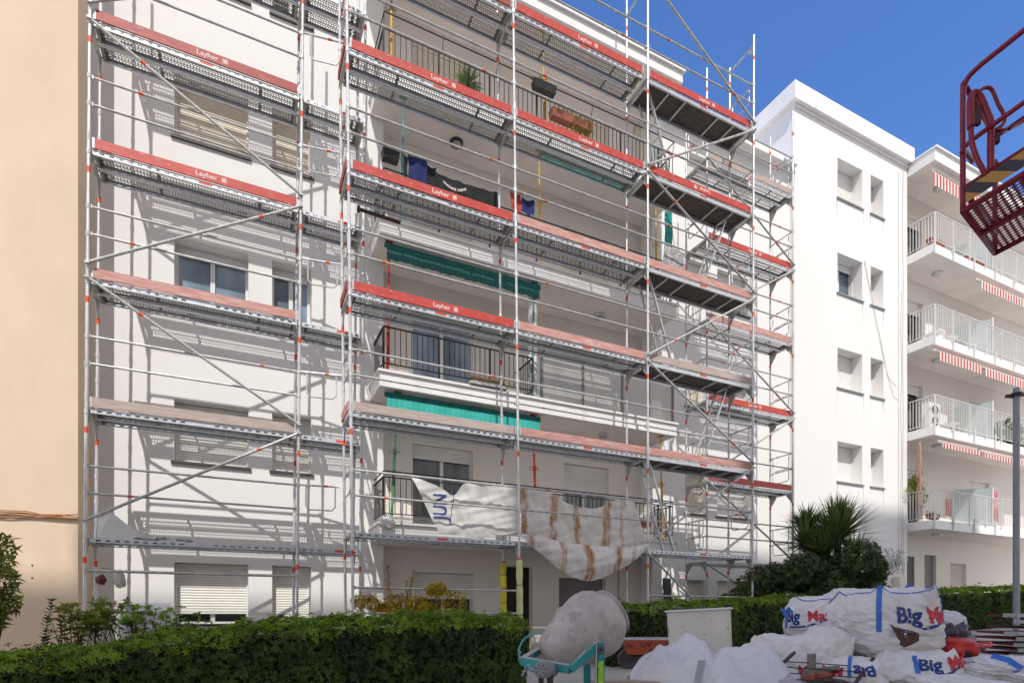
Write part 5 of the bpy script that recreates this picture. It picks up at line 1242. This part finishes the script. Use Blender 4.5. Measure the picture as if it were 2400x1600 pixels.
b9 = Bag(atd(2222, 1480, 6.1), (.30, .35, .40), yf(2222) + .2, 9, amp=1.3, n=2.6); b9.build('pale open bag behind the red jerrycan', N=30)
b10 = Bag(atd(2160, 1640, 5.9), (.9, .8, .8), yf(2160), 10, amp=.8); b10.build('white bulk bag at the bottom of the pile under the others', N=24)
# loose folded sacks at the lower right
for i, (px, py, d, w, h, lab) in enumerate(((2290, 1572, 5.35, 1.0, .20, 'flattened white sack with long folds below the red jerrycan'), (2372, 1568, 5.15, .75, .22, 'white sack with blue print at the lower right corner'), (2260, 1615, 5.0, 1.1, .26, 'lowest flattened white sack at the bottom right'))):
    bb = Bag(atd(px, py, d), (w * .9, .8, h), yf(px) + .25 * i - .3, 20 + i, amp=1.6, n=2.4, tilt=.10); bb.build(lab, N=50)
    if i == 1: bb.strap([(-.5, -.7, 1), (-.1, -.9, .9), (.2, -1, .3)], .09)
# dark refuse bag and jerrycan
o = blobmesh(atd(2222, 1502, 5.9), (.24, .2, .16), 4, .7, 40, 2.6).build('refuse_bag', mat('dark_film', (.075, .065, .075), .3, var=.3, scale=6), smooth=True); tag(o, 'dark crumpled refuse bag behind the red jerrycan', 'refuse bag')
jc = atd(2258, 1519, 5.55); t = thing('jerrycan', 'red plastic jerrycan lying on the white sacks', 'jerrycan', jc, yc); t.rotation_euler = (.25, .10, yf(2258) - .1)
m = MB(); m.box(-.17, .12, -.12, .12, -.085, .085); o = m.build('body', JERRY, t); bevel(o, .035, 4); o.data.polygons.foreach_set('use_smooth', [True] * len(o.data.polygons))
m = MB(); m.tube([(.12, -.06, .06), (.19, -.06, .07), (.205, 0, .07), (.19, .06, .07), (.12, .06, .06)], .014, 8); m.build('handle', JERRY, t)
m = MB(); m.lathe([(0, .004), (.0, .03), (.03, .03), (.035, .022), (.035, .004)], 16, (.05, -.125, .0), (0, -1, 0)); m.build('cap', BLACKM, t)
# clear plastic sheets
def sheet(name, label, c, rx, ry, h, seed, mt=SHEETW, n=110, cat='plastic sheet'):
    m = MB(); c = Vector(c)
    def fn(u, v):
        x, y = (u - .5) * 2, (v - .5) * 2; r = max(0, 1 - (x * x + y * y) * .7); z = h * (r ** .9) * (1 + .35 * noise.noise(Vector((x * 2, y * 2, seed)))) + .07 * abs(noise.noise(Vector((x * 3 + y, y * 3, seed + 5)))) + .012 * noise.noise(Vector((x * 9, y * 5, seed))) + .022 * (1 - min(1, abs(noise.noise(Vector((x * 2.1 - y * 1.5, y * 2.3 + x, seed * 3)))) * 3))
        z += .08 * (1 - min(1, abs(noise.noise(Vector((x * 1.2 + .3 * y, y * .8, seed * 2)))) * 3)) * .6
        k = 1 + .12 * noise.noise(Vector((math.atan2(y, x) * 2, seed, 0)))
        return c + RV * x * rx * k + FV * y * ry * k + UV * z
    m.grid(fn, n, n); o = m.build(name, mt, smooth=True); tag(o, label, cat); return o
cp = atd(1600, 1600, 5.5); sheet('plastic_sheet', 'crumpled clear plastic sheet heaped before the white tub', (cp.x, cp.y, .30), .52, .5, .48, 3)
cp = atd(1740, 1600, 5.2); sheet('plastic_sheet', 'milky plastic sheet spread left of the bulk bags', (cp.x, cp.y, .30), .55, .5, .42, 5)
cp = atd(1850, 1640, 4.9); sheet('plastic_sheet', 'mauve stained plastic film at the bottom of the pile', (cp.x, cp.y, .18), .5, .4, .30, 8, mat('mauve_film', (.42, .36, .40), .35, var=.15, scale=3))
# rubble heap core so that the pile stands on something
o = blobmesh((atd(1950, 1600, 5.7).x, atd(1950, 1600, 5.7).y, .12), (1.5, .8, .42), 6, .4, 40, 3).build('rubble_heap', mat('brown_rubble', (.14, .10, .08), .95, var=.4, scale=9, bump=.8, bscale=25)); tag(o, 'brown rubble heap under the white bulk bags', 'rubble', kind='stuff')
# old iron grille lying on the pile
g0 = atd(1900, 1575, 4.9); t = thing('iron_grille', 'rusty iron grille lying across the pile in front of the bags', 'grille', g0)
a0, a1 = atd(1775, 1608, 4.75) - g0, atd(1862, 1528, 5.25) - g0; c0, c1 = atd(1990, 1620, 4.7) - g0, atd(2047, 1541, 5.2) - g0
for p_, q_ in ((a0, a1), (c0, c1)): m = MB(); m.bar(p_, q_, .022, .022); m.build('side_bar', RUST, t)
for k in range(5):
    f = .08 + .16 * k; m = MB(); m.tube([a0 + (a1 - a0) * f, c0 + (c1 - c0) * f], .0045, 6); m.build('cross_bar', BLACKM, t)
for px, py, d, a, b_, c_, lab, mt, nm in ((1902, 1548, 5.1, .028, .03, .065, 'short grey timber offcut standing on the pile', WOODG, 'timber_offcut'), (1925, 1568, 5.1, .16, .03, .018, 'grey timber offcut lying behind the iron grille', WOODG, 'timber_offcut'), (1893, 1586, 4.9, .05, .03, .025, 'broken orange brick left under the grille', CLAY, 'brick'), (1925, 1580, 4.95, .05, .04, .018, 'broken orange brick right under the grille', CLAY, 'brick')):
    c = atd(px, py, d); m = MB(); yy = -.35; m.obox((0, 0, 0), (RV * math.cos(yy) + UV * math.sin(-yy * .3)) * a, FV * b_, UV * c_); o = m.build(nm, mt, loc=c); bevel(o, .003, 1); tag(o, lab, 'timber' if 'timber' in nm else 'brick')
c = atd(1636, 1590, 4.9); m = MB(); m.obox((0, 0, 0), RV * .03, FV * .003, UV * .16 + RV * .03); m.obox(RV * .03, RV * .003, FV * .02, UV * .16 + RV * .03); tag(m.build('metal_profile', ALU, loc=c), 'upright grey metal profile sticking out of the plastic sheet', 'profile')
c = atd(1480, 1596, 5.2); m = MB(); m.obox((0, 0, 0), RV * .42 + UV * .0, FV * .10, UV * .008); tag(m.build('plank', mat('pale_plank', (.42, .34, .25), .8, var=.2, scale=6, stretch=(1, 4, 4)), loc=c), 'pale plank lying at the bottom edge right of the mixer', 'plank')
# trestles for the plank
m = MB(); m.obox((c.x, c.y, c.z / 2 - .01), RV * .38, FV * .08, UV * (c.z / 2 - .02)); tag(m.build('crate', WOODG), 'timber crate carrying the pale plank beside the mixer', 'crate')
# stack of small red form panels
q = random.Random(9); z = 0.; n = 0
sp = atd(2385, 1500, 6.9)
for lay in range(17):
    zz = .03 + lay * .066 + q.uniform(-.006, .006)
    for col in (0, 1):
        cpos = Vector((sp.x, sp.y, 0)) + RV * (q.uniform(-.12, .09) - (.12 if 10 < lay < 14 else 0) + col * .55) + FV * q.uniform(-.05, .05)
        rz = yf(2385) + .35 + q.uniform(-.22, .22)
        t = thing('form_panel', f'red form panel, row {lay + 1} from the bottom, {"left" if not col else "right"} stack below lamp post', 'form panel', cpos + UV * zz, rz, 'stacked red form panels')
        if n == 0:
            m = MB(); m.box(-.17, .17, -.45, .45, -.012, .012); A_ = m.mesh('panel', FORMR); m = MB(); m.box(-.18, .18, -.47, -.45, -.022, .022); m.box(-.18, -.13, -.485, -.47, -.020, .020); m.box(.13, .18, -.485, -.47, -.020, .020); B_ = m.mesh('end_bar', FORMW)
            n = 1
        link('panel', A_, t); link('end_bar', B_, t)
# lamp post
lp = atd(2382, 1408, 10.8); t = thing('lamp_post', 'grey cylindrical lamp post before the hedge at the right edge', 'lamp post', (lp.x, lp.y, gz(lp.x)))
hh = 5.35 - gz(lp.x); m = MB(); m.tube([(0, 0, 0), (0, 0, hh)], .053, 20); m.build('pole', POLE, t)
m = MB(); m.tube([(0, 0, hh - .16), (0, 0, hh - .10)], .10, 18); m.obox(RV * -.13 + UV * (hh - .15), RV * .06, FV * .03, UV * .025); m.obox(RV * .13 + UV * (hh - .12), RV * .06, FV * .03, UV * .025); m.build('clamp', BLACKM, t)
m = MB(); m.lathe([(0, .11), (.02, .11), (.02, .075)], 16); m.build('base', POLE, t)
# aerial work platform
A = atd(2257, 495, 5.56); t = thing('work_platform', 'maroon cage of an aerial work platform hanging in at the upper right', 'work platform', A)
Bp = atd(2332, 594, 6.21); Bp.z = A.z; u = (RV * .17 - FV * .47).normalized(); v = (Bp - A); vl = v.length; v = v / vl; Z = lambda z: UV * (z - A.z); uu = lambda s: u * s
def tb(name, pts, r=.024): 
    P = []
    if len(pts) > 2:
        for i in range((len(pts) - 1) * 6 + 1): P.append(Vector(curve([tuple(x) for x in pts], i / ((len(pts) - 1) * 6))))
    else: P = pts
    m = MB(); m.tube(P, r, 10); return m.build(name, LIFT, t, smooth=True)
UL = 2.0
tb('corner_post', [Z(5.0), Z(6.12), Z(6.22) + u * .02, Z(6.27) + u * .12, Z(6.27) + u * .5, Z(6.27) + u * UL])
tb('rail', [v * .3 + Z(5.62), v * .05 + Z(5.60), Z(5.56) - v * .02, Z(5.62) + u * .06, Z(5.63) + u * .5, Z(5.63) + u * UL], .022)
for p_, q_ in ((Z(5.0) + u * 0, Z(5.0) + u * UL), (Z(5.0), Z(5.0) + v * vl), (Z(5.0) + v * vl, Z(5.0) + v * vl + u * UL), (Z(5.0) + u * UL, Z(5.0) + v * vl + u * UL), (Z(5.21), Z(5.21) + u * UL), (Z(5.21) + v * .02, Z(5.21) + v * vl)): tb('floor_rail', [p_, q_], .026)
for s_ in (.5, 1.0, 1.5): tb('floor_beam', [Z(4.995) + u * s_, Z(4.995) + u * s_ + v * vl], .03)
tb('floor_beam', [Z(4.995) + v * vl * .5, Z(4.995) + v * vl * .5 + u * UL], .03)
tb('back_post', [Z(5.0) + v * vl, Z(6.0) + v * vl]); tb('back_rail', [Z(6.25) + v * .1, Z(6.25) + v * vl, ], .022); tb('back_rail', [Z(6.25) + v * vl, Z(6.25) + v * vl + u * UL], .022)
f = lambda px, py, d=5.36: atd(px, py, d) - A
tb('gate_post', [f(2322, 402), f(2322, 330), f(2322, 290), f(2312, 262), f(2298, 230), f(2284, 218), f(2275, 235), f(2275, 300)], .030)
tb('gate_strut', [f(2276, 300), f(2278, 335), f(2292, 376), f(2311, 411)], .022)
tb('gate_handle', [f(2293, 216), f(2308, 207), f(2324, 210), f(2340, 245), f(2354, 272), f(2352, 290), f(2334, 304)], .016)
tb('gate_rail', [f(2330, 305), f(2348, 306), f(2370, 300), f(2400, 284, 5.1), f(2460, 254, 4.7)], .018)
dm = mat('dark_maroon', (.06, .006, .012), .5)
for px, py, a_, b_ in ((2288, 272, .035, .09), (2335, 325, .025, .05), (2333, 388, .035, .02)): m = MB(); m.obox(f(px, py, 5.36), RV * a_, FV * .02, UV * b_); bevel(m.build('latch', dm, t), .006, 1)
# hazard striped toe plate with uv stripes
a_, b_ = u * .03 + Z(5.045), u * UL + Z(5.045); dn = -v * .028
me = bpy.data.meshes.new('kick_plate'); vs = [a_ + dn, b_ + dn, b_ + dn + UV * .145, a_ + dn + UV * .145]; me.from_pydata([tuple(x) for x in vs], [], [(0, 1, 2, 3)]); me.materials.append(HAZ); uvl = me.uv_layers.new(name='UVMap')
for i, uvv in enumerate(((0, 0), (7, 0), (7.7, 1), (.7, 1))): uvl.data[i].uv = uvv
link('kick_plate', me, t)
m = MB(); nx, ny = 36, 20; L1 = UL - .04; L2 = vl - .04; cxx, cyy = L1 / nx, L2 / ny
for i in range(nx):
    for j in range(ny):
        c = Z(5.012) + u * (.02 + (i + .5) * cxx) + v * (.02 + (j + .5) * cyy); pts = [c - u * cxx / 2 - v * cyy / 2, c + u * cxx / 2 - v * cyy / 2, c + u * cxx / 2 + v * cyy / 2, c - u * cxx / 2 + v * cyy / 2]; inn = [c - v * cyy * .36, c + u * cxx * .36, c + v * cyy * .36, c - u * cxx * .36]
        inn = [c - v * cyy * .34 - u * cxx * .1, c + u * cxx * .38 - v * cyy * .1, c + v * cyy * .34 + u * cxx * .1, c - u * cxx * .38 + v * cyy * .1]
        n0 = len(m.v); m.v += [tuple(x) for x in pts + inn]
        for k in range(4): m.f.append((n0 + k, n0 + (k + 1) % 4, n0 + 4 + (k + 1) % 4, n0 + 4 + k)); m.mi.append(0)
m.build('mesh_floor', LIFT, t)
e = Z(5.0) + u * UL + v * vl * .5; m = MB(); m.bar(e, e + u * .5 + RV * .5 - UV * .9, .16, .2); m.bar(e + u * .5 + RV * .5 - UV * .9, e + RV * 3.5 + FV * 1.5 - UV * 3.9, .2, .24); m.build('boom', LIFT, t)
cb = e + RV * 3.5 + FV * 1.5; cb.z = -A.z + gz(A.x); m = MB(); m.obox(cb + UV * .65, RV * 1.1, FV * .6, UV * .35); m.obox(cb + UV * 1.1, RV * .3, FV * .3, UV * .15); m.build('chassis', LIFT, t)
for a in (-.75, .75):
    for b_ in (-.6, .6): m = MB(); m.lathe([(-.1, .005), (-.1, .3), (-.06, .36), (.06, .36), (.1, .3), (.1, .005)], 20, cb + RV * a + FV * b_ + UV * .36, FV); m.build('wheel', RUBBER, t)
# ================= light, sky, camera =================
to_sun = Vector((-.37, -1., 1.43)).normalized()
sl = bpy.data.lights.new('sun', 'SUN'); sl.energy = 2.2; sl.angle = R(.45); sl.color = (1, .975, .93)
so = bpy.data.objects.new('sun', sl); COL.objects.link(so); so.rotation_euler = to_sun.to_track_quat('Z', 'Y').to_euler(); so.location = (-10, -20, 30)
w = bpy.data.worlds.new('World'); scene.world = w; w.use_nodes = True
nt = w.node_tree; bg = nt.nodes['Background']
sk = nt.nodes.new('ShaderNodeTexSky'); sk.sky_type = 'NISHITA'; sk.sun_disc = False
sk.sun_elevation = math.asin(to_sun.z); sk.sun_rotation = math.atan2(to_sun.x, to_sun.y); sk.altitude = 1200; sk.air_density = 1.; sk.dust_density = .1; sk.ozone_density = 6.
hs = nt.nodes.new('ShaderNodeHueSaturation'); hs.inputs['Saturation'].default_value = 1.16; nt.links.new(sk.outputs[0], hs.inputs['Color']); mu = nt.nodes.new('ShaderNodeMix'); mu.data_type = 'RGBA'; mu.blend_type = 'MULTIPLY'; mu.inputs['Factor'].default_value = 1.; mu.inputs[7].default_value = (1.22, .91, .93, 1); nt.links.new(hs.outputs[0], mu.inputs[6]); 
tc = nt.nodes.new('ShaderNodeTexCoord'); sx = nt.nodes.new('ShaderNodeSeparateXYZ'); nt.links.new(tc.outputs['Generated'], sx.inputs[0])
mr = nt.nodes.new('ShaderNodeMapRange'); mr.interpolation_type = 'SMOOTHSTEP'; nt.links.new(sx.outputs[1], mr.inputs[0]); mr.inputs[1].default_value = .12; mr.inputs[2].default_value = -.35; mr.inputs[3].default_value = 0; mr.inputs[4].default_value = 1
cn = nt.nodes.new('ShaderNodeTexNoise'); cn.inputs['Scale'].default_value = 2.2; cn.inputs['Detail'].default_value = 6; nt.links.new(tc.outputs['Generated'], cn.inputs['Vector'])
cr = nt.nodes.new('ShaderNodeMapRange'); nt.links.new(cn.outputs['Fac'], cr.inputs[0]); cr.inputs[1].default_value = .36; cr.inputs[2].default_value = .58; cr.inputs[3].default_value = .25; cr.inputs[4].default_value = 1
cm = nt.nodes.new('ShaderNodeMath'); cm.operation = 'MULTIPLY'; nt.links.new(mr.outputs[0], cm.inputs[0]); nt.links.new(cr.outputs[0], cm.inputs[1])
# bright white cloud added to the unseen southern sky, to fill the shade
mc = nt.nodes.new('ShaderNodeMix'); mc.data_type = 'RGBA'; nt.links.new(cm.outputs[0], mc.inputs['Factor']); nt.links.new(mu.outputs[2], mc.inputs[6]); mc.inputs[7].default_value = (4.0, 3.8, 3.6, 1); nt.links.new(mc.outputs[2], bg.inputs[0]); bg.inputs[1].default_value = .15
cam = bpy.data.cameras.new('camera'); co = bpy.data.objects.new('camera', cam); COL.objects.link(co)
cam.sensor_width = 36; cam.lens = 36 * FP / 2400; cam.shift_y = 639 / 2400; cam.clip_end = 2000; cam.clip_start = .05
co.location = (0, 0, CAMH); co.rotation_euler = (R(90), 0, -math.atan2(S_, C_)); scene.camera = co
scene.view_settings.view_transform = 'Standard'; scene.view_settings.look = 'None'; scene.view_settings.exposure = .88; scene.view_settings.gamma = 1
scene.render.engine = 'CYCLES'
scene.cycles.max_bounces = 8; scene.cycles.diffuse_bounces = 4; scene.cycles.transparent_max_bounces = 12
